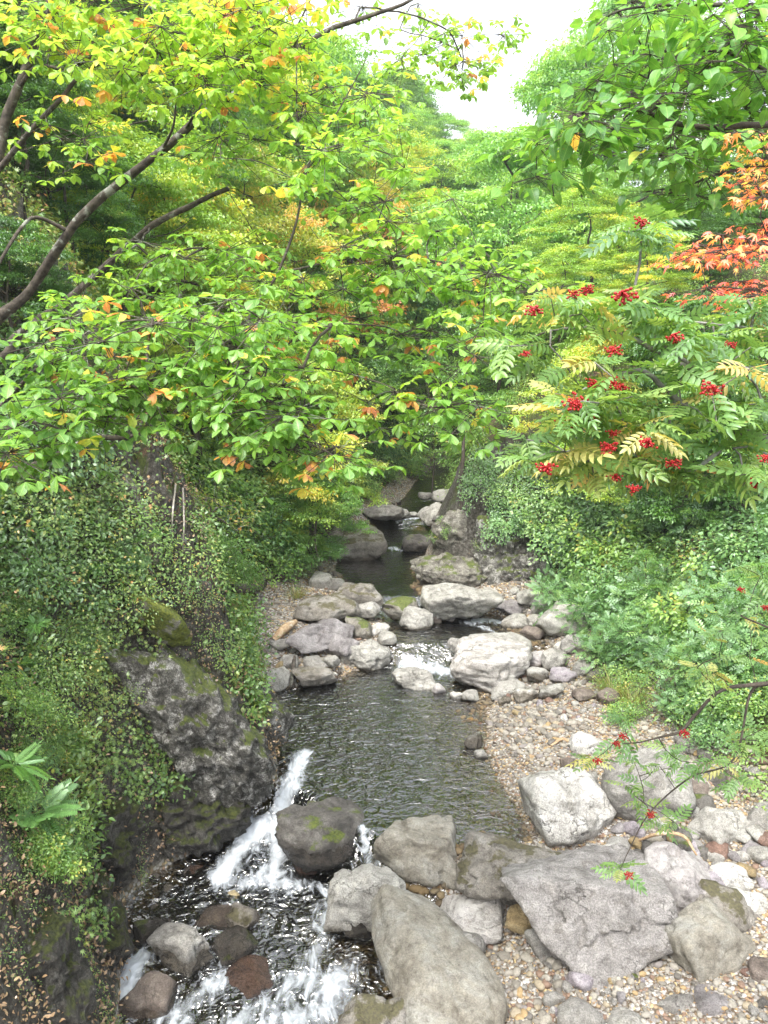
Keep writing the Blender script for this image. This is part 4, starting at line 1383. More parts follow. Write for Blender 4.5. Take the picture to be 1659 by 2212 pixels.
TREES = [  # u, v of the top, distance, proto, width factor, label
    (905, 205, 95, 'conifer', 1.6, 'tiny dark conifer spire on the far skyline under the open sky'),
    (965, 245, 88, 'soft', 1.5, 'hazy far tree right of the conifer spire on the skyline'),
    (840, 225, 80, 'soft2', 1.5, 'hazy far tree left of the conifer spire on the skyline'),
    (1030, 320, 70, 'soft', 1.3, 'far pale tree at the foot of the sky gap'),
    (870, 290, 58, 'yellow2', 1.4, 'far yellow-green tree in the centre of the valley'),
    (790, 330, 50, 'yellow', 1.3, 'yellow-green tree behind the oak leaves in the centre'),
    (960, 340, 55, 'dark', 1.1, 'dark green tree in the shadowy notch of the valley'),
    (915, 400, 46, 'yellow2', 1.2, 'bright yellow-green tree below the dark notch'),
    (1110, 275, 36, 'soft2', 1.0, 'big rounded fresh green tree left of the tall right tree'),
    (1040, 420, 38, 'soft', 1.0, 'fresh green tree in front of the big rounded one'),
    (1150, 520, 33, 'green', 1.0, 'dark-limbed green tree under the big rounded one'),
    (1375, -60, 40, 'soft', 1.05, 'tall hazy green tree reaching up beside the sky gap'),
    (1420, 90, 46, 'soft2', 1.1, 'second tall hazy tree behind the hanging broad leaves'),
    (1225, 110, 42, 'soft2', .85, 'shorter hazy tree on the shoulder beside the sky gap'),
    (1290, 385, 28, 'yellow', .9, 'layered yellow-green maple on the right slope'),
    (1220, 520, 26, 'yellow', .85, 'lower layered yellow-green maple over the bluff'),
    (1400, 530, 24, 'yellow2', .9, 'layered green maple behind the top rowan stem'),
    (1520, 430, 26, 'dark', .9, 'dark tree under the broad leaves on the right slope'),
    (1620, 380, 30, 'green', 1.0, 'green tree behind the red maple at the right margin'),
    (1520, 620, 20, 'dark', .8, 'shadowy tree behind the rowan at the right'),
    (1640, 640, 19, 'green2', .8, 'green tree at the right margin behind the rowan'),
    (1080, 640, 30, 'green2', .9, 'deep green tree hanging over the bluff top'),
    (1180, 700, 27, 'green', .8, 'deep green tree with pale forked trunk on the bluff'),
    (1330, 680, 22, 'yellow2', .75, 'small layered tree right behind the rowan berries'),
    (-30, 200, 15, 'dark', .9, 'dark tree filling the far left margin behind the grey oak trunk'),
    (60, 430, 15, 'dark', .75, 'low dark tree behind the feet of the leaning oak limbs'),
    (150, 520, 16.5, 'green', .7, 'small green tree behind the feet of the leaning oak limbs'),
    (10, 560, 12.5, 'dark', .6, 'small shadowy tree at the left margin above the cliff plants'),
    (40, -60, 19, 'yellow', .9, 'yellow-green tree high in the upper left corner'),
    (190, -100, 24, 'green', 1.0, 'green tree behind the grey oak trunk in the upper left'),
    (350, -120, 28, 'yellow2', 1.0, 'yellow-green tree behind the upper oak boughs'),
    (500, -60, 33, 'soft', 1.1, 'green tree beyond the end of the thick leaning oak limb'),
    (640, 60, 38, 'soft2', 1.1, 'light green tree behind the thin oak stem, upper slope'),
    (720, 190, 44, 'yellow2', 1.1, 'yellow-green tree on the slope left of the sky gap'),
    (760, 300, 36, 'orange', .8, 'orange and yellow tree behind the thin oak stem'),
    (90, 210, 17, 'dark', .9, 'dark shadowy tree between the oak trunks at the far left'),
    (230, 260, 19, 'yellow', .9, 'yellow-green tree seen between the oak limbs'),
    (380, 330, 22, 'yellow2', .9, 'bright yellow-green tree under the thick leaning oak limb'),
    (520, 300, 27, 'orange', .8, 'yellow-orange tree under the bend of the thick oak limb'),
    (470, 560, 25, 'yellow', .9, 'yellow-green layered tree below the broken oak limb'),
    (620, 440, 29, 'yellow2', .9, 'light layered tree behind the thin oak stem, middle slope'),
    (700, 560, 32, 'green', .9, 'green tree on the left slope behind the orange oak leaves'),
    (820, 480, 38, 'green2', .9, 'green tree at the valley centre behind the oak tip leaves'),
    (660, 720, 25, 'yellow2', .75, 'golden green tree above the left beach'),
    (680, 965, 24, 'green2', .6, 'drooping green tree overhanging the upper pool from the left'),
]
# more trees on the slopes outside the first view's gaps
for i, (u, v, t, key, ws, lb) in enumerate(TREES):
    top = at_t(u, v, t)
    gzz = gz(top[0], top[1])
    h = max(top[2] - gzz, 3.0)
    h = min(h, 21)
    z0 = gzz if top[2] - gzz <= 17 else gzz
    place_tree(key, (top[0], top[1], z0 - .1), h, ws * (10 / h) ** .35, lb)
# closed forest higher up the slopes
k = 0
rf = random.Random(5)
for gx in range(-60, 75, 6):
    for gy in range(30, 130, 7):
        x, y = gx + rf.uniform(-2.5, 2.5), gy + rf.uniform(-3, 3)
        XL, XR = np.interp(y, ST[:, 0], ST[:, 1]), np.interp(y, ST[:, 0], ST[:, 4])
        if XL - 5 < x < XR + 5 or (y < 62 and XL - 9 < x < XR + 6):
            continue
        if abs(x) > y * .62 + 3:
            continue
        if x > XR and y < 50 and x < 14:
            continue
        z = gz(x, y)
        key = rf.choice(['green', 'green2', 'soft', 'soft2', 'yellow', 'yellow2', 'dark', 'soft2', 'orange' if rf.random() < .3 else 'green'])
        hh = rf.uniform(7.5, 11)
        # keep the gap of open sky
        el = math.degrees(math.atan2(z + hh - CAM_Z, y))
        u = 829.5 + FPX * x / y
        if 880 < u < 1130 and el > 13.5:
            hh = max(3.5, CAM_Z + math.tan(R(13.0)) * y - z)
            if hh < 4:
                continue
        if u >= 1130 and el > 12 and y > 45:
            continue
        place_tree(key, (x, y, z - .2), hh, rf.uniform(1.0, 1.25), 'leafy tree in the closed autumn forest of the far slopes', 'trees of the closed forest on the slopes')
        k += 1
# thin tree on the bluff corner
p = hit(1000, 1085)
place_tree('thin', (p[0], p[1], p[2] - .3), 6.3, .9, 'slender dark-stemmed tree standing on the corner of the bluff above the stream', H=8.)
p = hit(945, 1075)
place_tree('thin', (p[0] - .2, p[1], p[2] - .3), 4.5, .8, 'bent little tree leaning from the bluff corner over the water', H=8.)


# ------------------------------------------------------------------ shrubs
def shrub_meshes(seed, mat, n_spray=130, per=26, leaf=.075, rad=1.0, h=.9, tpl=RHOMB, varm=.45, vs=.19, flat=.05):
    r = np.random.default_rng(seed)
    d = rand_dirs(n_spray, .8, r)
    d[:, 2] = np.abs(d[:, 2])
    q = r.uniform(.2, 1.0, n_spray) ** .5 * r.uniform(.8, 1.25, n_spray)
    lob = 1 + .3 * np.sin(3 * np.arctan2(d[:, 1], d[:, 0]) + seed)
    S = unit(d) * q[:, None] * np.array([rad, rad, h]) * lob[:, None]
    S[:, 2] += .05
    roots = np.array([[0, 0, -.4], [.02, 0, .02]])
    A, par, load, tips = grow(roots, [-1, 0], S, .25, .08, .06, .25, seed)
    mb = MB()
    branch_edges(mb, A, par, load, 1, .0035, .42, .03, 4)
    stem = mb.mesh('stem', M_BARK)
    off = r.normal(0, 1, (n_spray, per, 3)) * np.array([.12, .12, flat]) * rad
    P = (S[:, None] + off).reshape(-1, 3)
    n = len(P)
    dd = unit(off.reshape(-1, 3) + np.repeat(unit(S), per, 0) * .05 + r.normal(0, .02, (n, 3)))
    var = np.clip(np.repeat(varm + r.normal(0, vs, n_spray), per) + r.normal(0, .09, n), 0, 1)
    ml = MB()
    ml.leaves(tpl, P, dd, unit(np.stack([r.normal(0, .4, n), r.normal(0, .4, n), np.ones(n)], -1)), leaf * r.uniform(.6, 1.3, n), var)
    return stem, ml.mesh('foliage', mat)


SP = {
    'green': shrub_meshes(21, M_SHRUB, 110, 20, .1, flat=.04),
    'green2': shrub_meshes(22, M_SHRUB, 120, 20, .115, tpl=OVAL, varm=.6, h=1.1),
    'blue': shrub_meshes(23, M_BLUEGREEN, 105, 7, .19, tpl=SMALLPIN, flat=.07),
    'blue2': shrub_meshes(24, M_BLUEGREEN, 130, 20, .09, varm=.5, tpl=OVAL),
    'yellow': shrub_meshes(25, M_COVER, 90, 9, .085, tpl=MAPLE, varm=.62, vs=.15),
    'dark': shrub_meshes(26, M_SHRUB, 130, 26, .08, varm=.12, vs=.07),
    'cliff': shrub_meshes(27, M_COVER, 80, 14, .07, tpl=OVAL, varm=.45, vs=.2, h=.6),
}
SN = 0


def shrub(kind, u, v, r, label, up=0.0, push=None, name='shrub', cat='shrub', zs=1.0):
    global SN
    SN += 1
    p = hit(u, v)
    root = bpy.data.objects.new(name, None)
    C.objects.link(root)
    e = .5
    nx = -(gz(p[0] + e, p[1]) - gz(p[0] - e, p[1])) / (2 * e)
    ny = -(gz(p[0], p[1] + e) - gz(p[0], p[1] - e)) / (2 * e)
    nv = unit(np.array([nx, ny, 1.0]))
    ax = unit(nv * .75 + np.array([0, 0, .45]))
    p = p + nv * .12 * r
    root.location = (float(p[0]), float(p[1]), float(p[2]) + up)
    q1 = Vector(ax).to_track_quat('Z', 'Y')
    root.rotation_euler = (q1 @ Quaternion((0, 0, 1), SN * 2.4)).to_euler()
    root.scale = (r, r, r * zs)
    tag(root, label, cat)
    a, b = SP[kind]
    link('stem', a, root)
    link('foliage', b, root)
    return root


SHRUBS = [
    ('blue', 1230, 1300, .75, 'blue-green shrub reaching over the pale sloping rock by the side pool'),
    ('blue', 1290, 1340, .8, 'blue-green shrub overhanging the shaded dark boulders'),
    ('blue2', 1350, 1300, .85, 'grey-green bush behind the overhanging blue-green shrub'),
    ('green2', 1390, 1400, .8, 'feathery bush over the grass tuft at the gravel edge'),
    ('blue', 1340, 1420, .6, 'fern-leaved low bush at the shaded edge of the cobbles'),
    ('green', 1450, 1330, .9, 'bright green bush in the middle of the right bank'),
    ('yellow', 1400, 1230, .8, 'yellow-green bush in the middle of the right bank'),
    ('green2', 1330, 1200, .9, 'fresh green bush below the dark overhang of the right bank'),
    ('blue2', 1250, 1180, .8, 'blue-green bush at the right end of the bluff'),
    ('green', 1190, 1130, .8, 'green bush growing across the bluff face'),
    ('blue2', 1100, 1130, .65, 'blue-green bush clinging to the bluff above the pale rock foot'),
    ('yellow', 1050, 1170, .3, 'small yellow-green bush in a cleft of the bluff'),
    ('green', 1250, 1080, .9, 'green bush under the rowan on the right bank'),
    ('blue2', 1340, 1100, 1.0, 'wide bush of small leaves below the lowest rowan berries'),
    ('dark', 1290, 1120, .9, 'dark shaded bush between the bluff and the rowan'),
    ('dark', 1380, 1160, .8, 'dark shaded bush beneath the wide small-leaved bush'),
    ('blue', 1470, 1150, 1.0, 'pale blue-green bush right of centre on the right bank'),
    ('green2', 1570, 1130, 1.0, 'tall feathery bush at the right margin under the rowan'),
    ('blue2', 1640, 1200, .9, 'blue-green bush at the right margin'),
    ('yellow', 1560, 1230, .9, 'yellowish bush at the right margin below the tall leafy one'),
    ('green', 1500, 1240, .8, 'round green bush next to the yellowish bush'),
    ('blue2', 1600, 1330, .8, 'soft grey-green bush at the right margin'),
    ('green2', 1530, 1360, .8, 'big-leaved green bush on the right bank'),
    ('green', 1640, 1420, .8, 'green bush at the right margin above the hanging twig'),
    ('blue', 1470, 1430, .6, 'low fern-leaved bush above the grey squarish boulder'),
    ('green', 1550, 1460, .7, 'low green bush behind the hanging dark twig'),
    ('yellow', 1430, 1490, .5, 'low yellow-green bush at the inner edge of the gravel bar'),
    ('green', 1370, 1480, .45, 'little green bush beside the grass tuft'),
    ('green', 1620, 1530, .6, 'low green plants at the right margin near the cobbles'),
    ('green2', 1500, 1530, .45, 'small bush above the squarish half hidden boulder'),
    ('blue2', 1570, 1590, .4, 'small blue-green plant above the brown rounded stone'),
    ('green', 1350, 1555, .35, 'small plant at the right edge of the gravel bar'),
    ('green', 1110, 1060, .6, 'bush high on the bluff beside the bare pale patch'),
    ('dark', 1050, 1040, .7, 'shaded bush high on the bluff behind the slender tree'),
    ('green', 960, 1150, .35, 'green tuft hanging from the bluff corner over the pool'),
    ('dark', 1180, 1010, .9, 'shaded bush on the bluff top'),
    ('green2', 1030, 980, .8, 'bush at the top corner of the bluff'),
    ('green', 470, 1080, 1.0, 'bright rounded bush on the left slope above the beach'),
    ('blue2', 520, 1150, .9, 'blue-green bush on the left slope above the beach'),
    ('green2', 420, 1030, .9, 'bright yellowish-green bush at the top of the left shrub slope'),
    ('yellow', 440, 1130, .7, 'yellow-green bush in the left shrub slope'),
    ('green', 560, 1220, .7, 'fresh green bush just above the left beach'),
    ('blue', 640, 1190, .6, 'feathery blue-green shrub at the left shore of the upper pool'),
    ('blue', 700, 1200, .45, 'feathery sprig reaching over the upper pool'),
    ('green2', 600, 1160, .7, 'leafy bush behind the feathery shrub'),
    ('yellow', 660, 1250, .3, 'small yellow-green plant by the left beach rocks'),
    ('green2', 600, 1090, .8, 'leafy bush under the drooping tree on the left'),
    ('green', 680, 1110, .6, 'green bush at the back of the left shore'),
    ('yellow', 500, 1250, .5, 'leafy plant on the bank above the driftwood'),
    ('dark', 470, 1230, .5, 'dark leafy plant on the edge of the left bank'),
    ('green', 780, 1060, .8, 'green bush over the far left shelf'),
    ('green', 830, 1030, .6, 'green bush above the far stream bend'),
    ('green2', 870, 1010, .9, 'green bush on the far bank left of the slender tree'),
    ('green', 740, 1040, .7, 'green bush behind the sloping rock shelf'),
    ('yellow', 900, 990, .9, 'yellowish bush on the far bank behind the bend'),
    ('soft' if False else 'blue2', 820, 980, .9, 'soft green bush higher on the far bank'),
    ('cliff', 60, 1080, .55, 'leafy plant on the upper left cliff under the hanging oak leaves'),
    ('cliff', 150, 1180, .5, 'leafy plant midway up the left cliff'),
    ('yellow', 60, 1250, .45, 'yellowish maple sapling on the left cliff at the margin'),
    ('cliff', 210, 1270, .45, 'low plant on the left cliff above the mossy rib'),
    ('yellow', 180, 1330, .4, 'yellow-green sapling left of the mossy rib'),
    ('cliff', 90, 1380, .4, 'green plant on the left cliff left of the rib'),
    ('yellow', 70, 1480, .35, 'yellow-leaved maple seedling above the fern'),
    ('yellow', 160, 1540, .28, 'pale yellow maple seedling right above the fern'),
    ('cliff', 30, 1560, .3, 'leafy plant at the left margin above the fern'),
    ('cliff', 250, 1150, .45, 'small plant beside the pale bare strip of the left bank'),
    ('cliff', 330, 1260, .4, 'small plant above the moss-capped rib'),
    ('yellow', 420, 1290, .3, 'small reddish-yellow seedling on the bank edge'),
    ('cliff', 470, 1400, .3, 'small green plant in the litter behind the rib'),
    ('cliff', 380, 1190, .5, 'leafy plant on the bank edge under the dead twigs'),
    ('dark', 20, 1180, .6, 'dark leafy plant at the left margin of the cliff'),
    ('yellow', 130, 1060, .5, 'yellowish plant high on the left cliff'),
    ('dark', 40, 930, .7, 'shaded plants below the oak trunk base'),
    ('cliff', 200, 1100, .5, 'brownish-green plant high on the left cliff'),
    ('cliff', 40, 1840, .22, 'small seedling below the fern on the left bank'),
    ('cliff', 120, 1420, .4, 'green plant over the shaded hollow of the left cliff'),
    ('yellow', 260, 1490, .22, 'little seedling under the lichen-spotted rib'),
]
for i_, s_ in enumerate(SHRUBS):
    if s_[1] > 1380 and s_[0] in ('green', 'green2', 'blue2') and i_ % 2:
        s_ = ('blue',) + s_[1:]
    shrub(s_[0], s_[1], s_[2], s_[3] * (1.75 if s_[1] < 400 else 1.28 if s_[1] > 1180 else 1.55 if s_[1] < 680 and s_[2] > 1020 else 1.1), s_[4])


for u, v, h, lb in [(1270, 1110, 2.6, 'slender sapling at the upper edge of the right bank beside the bluff'), (1450, 1130, 2.6, 'slender sapling in the middle of the right bank under the rowan'),
                    (1590, 1220, 2.3, 'leafy sapling at the right margin among the bushes'), (1390, 1330, 1.9, 'loose young sapling above the grass tuft'), (1630, 1400, 2.0, 'young sapling at the right margin above the dark twig'),
                    (520, 1120, 2.2, 'young sapling on the left slope above the beach')]:
    p = hit(u, v)
    place_tree('thin', (p[0], p[1], p[2] - .2), h, 1.25, lb, cat='sapling', name='sapling', H=8.)


rs_ = random.Random(21)
KW = {'cliff': 'olive leafy plant', 'yellow': 'yellowish maple seedling', 'green': 'bright green leafy plant', 'blue': 'feathery green plant', 'green2': 'broad-leaved green plant'}
for i in range(90):
    u, v = rs_.uniform(-20, 470), rs_.uniform(960, 1900)
    if u > 230 + (v - 960) * .36 or (u > 150 and v > 1480) or (v > 1290 and u > 230):
        continue
    kd = rs_.choice(['cliff', 'yellow', 'green', 'blue', 'green2', 'yellow', 'green'])
    zone_ = 'high' if v < 1200 else 'midway' if v < 1500 else 'low'
    shrub(kd, u, v, rs_.uniform(.16, .42), '%s %s on the left bank' % (KW[kd], zone_), name='plant', cat='plant')['group'] = '%ss %s on the left bank' % (KW[kd], zone_)


# ferns
def fern_mesh(seed, n=11, L=.55):
    r = np.random.default_rng(seed)
    a = np.arange(n) / n * 2 * PI + r.normal(0, .2, n)
    d = np.stack([np.cos(a), np.sin(a), r.uniform(.35, .8, n)], -1)
    ml = MB()
    ml.leaves(FROND, np.zeros((n, 3)), d, ups(n, .15, r), L * r.uniform(.8, 1.15, n), np.clip(r.normal(.45, .15, n), 0, 1))
    return ml.mesh('fronds', M_FERN)


FM = [fern_mesh(1, 13, .4), fern_mesh(2, 11, .36)]
for i, (u, v, s, lb) in enumerate([(60, 1750, 1.35, 'largest fern, with long arching fronds at the left margin'), (5, 1650, 1.2, 'fern at the left margin just above the largest fern'),
                                   (130, 1790, .7, 'small fern under the largest fern'), (200, 1320, .6, 'fern on the left cliff beside the moss-capped rib'),
                                   (175, 1240, .6, 'fern midway up the left cliff'), (60, 1350, .6, 'fern in the shade of the left cliff'), (120, 1600, .5, 'fern between yellow seedlings on the left cliff'),
                                   (30, 1440, .6, 'fern at the left margin of the cliff among seedlings'), (1330, 1460, .7, 'fern at the shaded edge of the right bushes'), (300, 1160, .6, 'fern beside the pale rock strip')]):
    p = hit(u, v)
    o = link('fern', FM[i % 2], loc=(p[0] + .25, p[1] - .25, p[2] + .12) if u < 600 else p, label=lb, cat='fern', rot=(.35, .35, i * 1.3) if u < 600 else (0, 0, i))
    o.scale = (s, s, s)


# grass tuft
def grass_mesh(seed, n=260, L=.5, rad=.2):
    r = np.random.default_rng(seed)
    a = r.uniform(0, 2 * PI, n)
    q = np.sqrt(r.uniform(0, 1, n)) * rad
    P = np.stack([q * np.cos(a), q * np.sin(a), np.zeros(n)], -1)
    d = np.stack([np.cos(a) * q / rad * .9 + r.normal(0, .3, n), np.sin(a) * q / rad * .9 + r.normal(0, .3, n), np.ones(n)], -1)
    T = (np.array([(-.012, 0, 0), (.012, 0, 0), (.009, .5, -.05), (-.009, .5, -.05), (0, 1, -.35)], float), np.array([(0, 1, 2), (0, 2, 3), (3, 2, 4)]))
    ml = MB()
    ml.leaves(T, P, d, unit(-d * np.array([1, 1, 0]) + np.array([0, 0, .1])), L * r.uniform(.5, 1.2, n), r.uniform(0, 1, n))
    return ml.mesh('grass_tuft', M_GRASS)


GM = grass_mesh(4)
for u, v, s, lb in [(1325, 1500, 1.2, 'dry grass tuft at the inner edge of the gravel bar'), (1365, 1520, 1.0, 'drooping grass tuft right of the first dry one'), (640, 1290, .9, 'thin grass on the mossy rock of the left beach'),
                    (1600, 1120, 1.6, 'tall grass among the bushes at the right margin'), (790, 1320, .5, 'tiny grass tuft by the mossy block')]:
    p = hit(u, v)
    o = link('grass_tuft', GM, loc=p, label=lb, cat='grass tuft')
    o.scale = (s, s, s)


# ------------------------------------------------------------------ ground cover and litter
def cover(name, n, xr, yr, side, mat, tpl, leaf, per, seed, label, dens=None, spread=.07, dmin=.25, dmax=9, varm=.45, lift=.05, kindcat='ground cover', relief=0.0):
    r = np.random.default_rng(seed)
    y = yr[0] + (yr[1] - yr[0]) * r.uniform(0, 1, n) ** xr
    d = dmin + (dmax - dmin) * r.uniform(0, 1, n) ** 1.25
    if side < 0:
        x = np.interp(y, ST[:, 0], ST[:, 1]) - d
    else:
        x = np.interp(y, ST[:, 0], ST[:, 4]) + d
        ok = ~((y > 23) & (y < 31) & (d < 2.6))
        x, y, d = x[ok], y[ok], d[ok]
    keep = fbm(xyz(x, y) * 1.1 + seed, 3, seed) > (dens if dens is not None else -.1)
    x, y, d = x[keep], y[keep], d[keep]
    z = ground(x, y)
    e = .08
    nx = -(ground(x + e, y) - ground(x - e, y)) / (2 * e)
    ny = -(ground(x, y + e) - ground(x, y - e)) / (2 * e)
    nr = unit(np.stack([nx, ny, np.ones_like(nx)], -1))
    pt = sstep(-.05, .45, fbm(xyz(x, y, z) * 1.9 + seed, 3, seed + 5))
    S = np.stack([x, y, z], -1) + nr * (lift * r.uniform(.3, 1.2, len(x)) * (1 + relief * pt))[:, None]
    m = len(S)
    off = r.normal(0, spread, (m, per, 3))
    P = (S[:, None] + off).reshape(-1, 3)
    k = m * per
    dd = unit(off.reshape(-1, 3) + r.normal(0, spread * .4, (k, 3)))
    up = unit(np.repeat(nr, per, 0) * .7 + np.array([0, 0, .6]) + r.normal(0, .25, (k, 3)))
    var = np.clip(np.repeat(varm + .9 * fbm(S * .8, 2, seed + 3) * .4 + r.normal(0, .1, m), per) + r.normal(0, .08, k), 0, 1)
    ml = MB()
    ml.leaves(tpl, P, dd, up, leaf * r.uniform(.6, 1.3, k), var)
    me = ml.mesh(name, mat)
    link(name, me, label=label, cat=kindcat, kind='stuff')


cover('cliff_plants', 22000, 1.0, (9.6, 21), -1, M_COVER, OVAL, .08, 9, 31, 'small leafy plants and seedlings covering the left cliff', .17, .12, .45, 13, .38, lift=.1, relief=4.5)
cover('tiny_leaves', 42000, 1.0, (6.5, 19), -1, M_COVER, RHOMB, .028, 6, 32, 'tiny bright leaves on the mossy foot of the left bank', .12, .05, .0, 5, .45, .02)
cover('seedlings', 15000, 1.0, (8.8, 19), -1, M_COVER, MAPLE, .1, 6, 38, 'pale yellow-green seedlings scattered on the left bank', .0, .08, .4, 7, .6, lift=.14, relief=1.0)
cover('leaf_litter', 60000, 1.0, (6.5, 21), -1, M_LITTER, OVAL, .055, 2, 33, 'brown fallen leaves on the left bank', -.3, .1, .1, 12, .5, .015)
cover('bank_plants', 26000, .9, (9, 34), 1, M_SHRUB, RHOMB, .07, 7, 34, 'low green plants covering the right bank', -.25, .12, .2, 16, .55, .12, relief=3.0)
cover('slope_plants', 30000, .9, (18, 45), -1, M_SHRUB, RHOMB, .09, 7, 35, 'low green plants covering the left slope above the beach', -.2, .15, .3, 20, .5, .12, relief=3.0)
cover('forest_floor_plants', 20000, .8, (34, 70), -1, M_FGREEN, RHOMB, .16, 7, 36, 'undergrowth of the far left slope', -.3, .3, .3, 40, .4, .15)
cover('far_bank_plants', 9000, .8, (34, 60), 1, M_FGREEN, RHOMB, .15, 7, 37, 'undergrowth of the far right slope', -.3, .3, .3, 25, .4, .15)


# ------------------------------------------------------------------ gravel and cobbles
def scatter_gravel():
    r = np.random.default_rng(50)
    n = 42000
    y = 7.5 + 19 * r.uniform(0, 1, n) ** 1.5
    XL, WL, WR, XR = (np.interp(y, ST[:, 0], ST[:, i]) for i in (1, 2, 3, 4))
    right = r.uniform(0, 1, n) < .86
    x = np.where(right, WR - 1.1 + (XR - WR + 1.7) * r.uniform(0, 1, n), XL - .2 + (WL - XL + .5) * r.uniform(0, 1, n))
    ok = right | (y > 18)
    ok = ok & ~((y > 23.6) & (x > XR - .1))
    low = (y < 13.5) & (r.uniform(0, 1, n) < .16)
    x = np.where(low, WL + (WR - WL) * r.uniform(0, 1, n), x)
    ok = ok | low
    x, y = x[ok], y[ok]
    z = ground(x, y)
    big = fbm(xyz(x, y) * .6, 2, 4)
    s = (.011 + .045 * r.uniform(0, 1, len(x)) ** 5 + .012 * r.uniform(0, 1, len(x))) * (1 + 1.0 * np.clip(big, -.3, 1)) * np.interp(y, [8, 14, 26], [1.25, 1.0, 1.5])
    V, F = ico(2)
    V, F = ico(1) if False else (V, F)
    shapes = []
    for k in range(8):
        P, _ = rock_shape(900 + k, 2 if k < 0 else 2, 5, 6 + k, .04)
        shapes.append(P)
    shapes = np.array(shapes)
    m = len(x)
    kk = r.integers(0, 8, m)
    a = r.uniform(0, 2 * PI, m)
    sc3 = np.stack([s * r.uniform(.8, 1.5, m), s * r.uniform(.7, 1.1, m), s * r.uniform(.45, .75, m)], -1)
    P = shapes[kk] * sc3[:, None]
    c, q = np.cos(a)[:, None], np.sin(a)[:, None]
    P = np.stack([P[..., 0] * c - P[..., 1] * q + x[:, None], P[..., 0] * q + P[..., 1] * c + y[:, None], P[..., 2] + (z + s * .2)[:, None]], -1)
    FF = (np.arange(m)[:, None, None] * V.shape[0] + F[None]).reshape(-1, 3)
    me = mesh_from('gravel', P.reshape(-1, 3), [FF], gravel_mat(), True, {'var': np.repeat(r.uniform(0, 1, m), V.shape[0]), 'wetness': np.repeat(sstep(.07, -.02, z - level(x, y)), V.shape[0])})
    o = link('gravel', me, label='small mixed grey, ochre and reddish pebbles of the gravel bar', cat='gravel', kind='stuff')


def gravel_mat():
    m, nt = newmat('mixed_pebbles')
    at = N(nt, 'ShaderNodeAttribute', attribute_name='var')
    g = N(nt, 'ShaderNodeNewGeometry')
    col = ramp_link(nt, at.outputs['Fac'], [(0, (.25, .235, .21)), (.2, (.36, .345, .31)), (.34, (.17, .16, .15)), (.46, (.38, .33, .25)), (.54, (.28, .25, .22)), (.63, (.42, .31, .17)), (.67, (.25, .17, .13)), (.72, (.38, .36, .33)), (.9, (.48, .46, .42)), (.94, (.28, .26, .26))], 'CONSTANT')
    n2 = noise(nt, g.outputs['Position'], 30, 4, .6)
    col = mixc(nt, 1.0, col, ramp_link(nt, n2.outputs['Fac'], [(.3, (.75, .74, .72)), (.7, (1.2, 1.2, 1.18))]), 'MULTIPLY')
    wt = N(nt, 'ShaderNodeAttribute', attribute_name='wetness').outputs['Fac']
    col = mixc(nt, wt, mixc(nt, 1.0, col, (.78, .76, .72), 'MULTIPLY'), mixc(nt, 1.0, col, (.38, .3, .18), 'MULTIPLY'))
    b = N(nt, 'ShaderNodeBsdfPrincipled', Roughness=.8)
    nt.links.new(col, b.inputs['Base Color'])
    o = N(nt, 'ShaderNodeOutputMaterial')
    nt.links.new(b.outputs[0], o.inputs[0])
    return m


scatter_gravel()
COB = []
for k, mt in enumerate(['grey', 'pale', 'purple', 'ochre', 'brown', 'red', 'white', 'lilac', 'tan', 'grey', 'pale', 'dark']):
    P, F = rock_shape(700 + k, 3, 5, 7 + k % 5 * 6, .06)
    P = P * np.array([1, random.uniform(.7, .95), random.uniform(.5, .75)])
    COB.append((mt, mesh_from('cobble', P, [F], RM[mt], True)))
WORD = {'grey': 'grey', 'pale': 'pale grey', 'purple': 'purplish grey', 'ochre': 'ochre', 'brown': 'brown', 'red': 'reddish', 'white': 'whitish', 'lilac': 'lilac grey', 'tan': 'tan', 'dark': 'dark'}
rc = random.Random(9)
cnt = 0
ZONES = [  # pixel polygon box, count, size m min/max, place words
    ((1000, 2060, 1480, 2212), 80, .035, .085, 'on the lower gravel between the big slabs and the bottom edge'),
    ((1330, 1740, 1659, 2000), 85, .09, .25, 'among the blocks at the right margin'),
    ((1180, 1640, 1659, 2080), 80, .12, .3, 'between the big boulders at lower right'),
    ((1570, 2030, 1659, 2212), 14, .05, .12, 'in the lower right corner'),
    ((1080, 1430, 1300, 1560), 60, .05, .13, 'at the head of the gravel bar'),
    ((1060, 1550, 1320, 1700), 30, .03, .06, 'on the fine gravel bar'),
    ((560, 1380, 740, 1470), 45, .05, .13, 'on the left beach'),
    ((290, 1900, 700, 2200), 80, .09, .22, 'in the shallow rapids at lower left'),
    ((1080, 1270, 1250, 1400), 24, .07, .16, 'on the shore between bluff and gravel bar'),
    ((930, 1480, 1080, 1640), 14, .04, .09, 'in the shallow edge of the pool'),
    ((700, 1235, 830, 1300), 8, .07, .14, 'beside the upper pool outlet'),
    ((790, 1085, 950, 1125), 14, .1, .2, 'on the far shores of the stream'),
]
for box, n, s0, s1, words in ZONES:
    for i in range(n):
        u, v = rc.uniform(box[0], box[2]), rc.uniform(box[1], box[3])
        p = hit(u, v, 6)
        if any((p[0] - a) ** 2 + (p[1] - b) ** 2 < (c * .8) ** 2 for a, b, c in ROCKS_AT):
            continue
        mt, me = rc.choice(COB)
        s = rc.uniform(s0, s1) * (1.2 if rc.random() < .2 else .85)
        z = float(ground(np.array([p[0]]), np.array([p[1]]))[0])
        o = link('cobble', me, loc=(p[0], p[1], z + s * .28), label='%s cobble %s' % (WORD[mt], words), cat='cobble', group='%s cobbles %s' % (WORD[mt], words), rot=(rc.uniform(-.3, .3), rc.uniform(-.3, .3), rc.uniform(0, 6.28)))
        o.scale = (s, s, s)
        o['wet'] = float(level(p[0], p[1]))
        cnt += 1
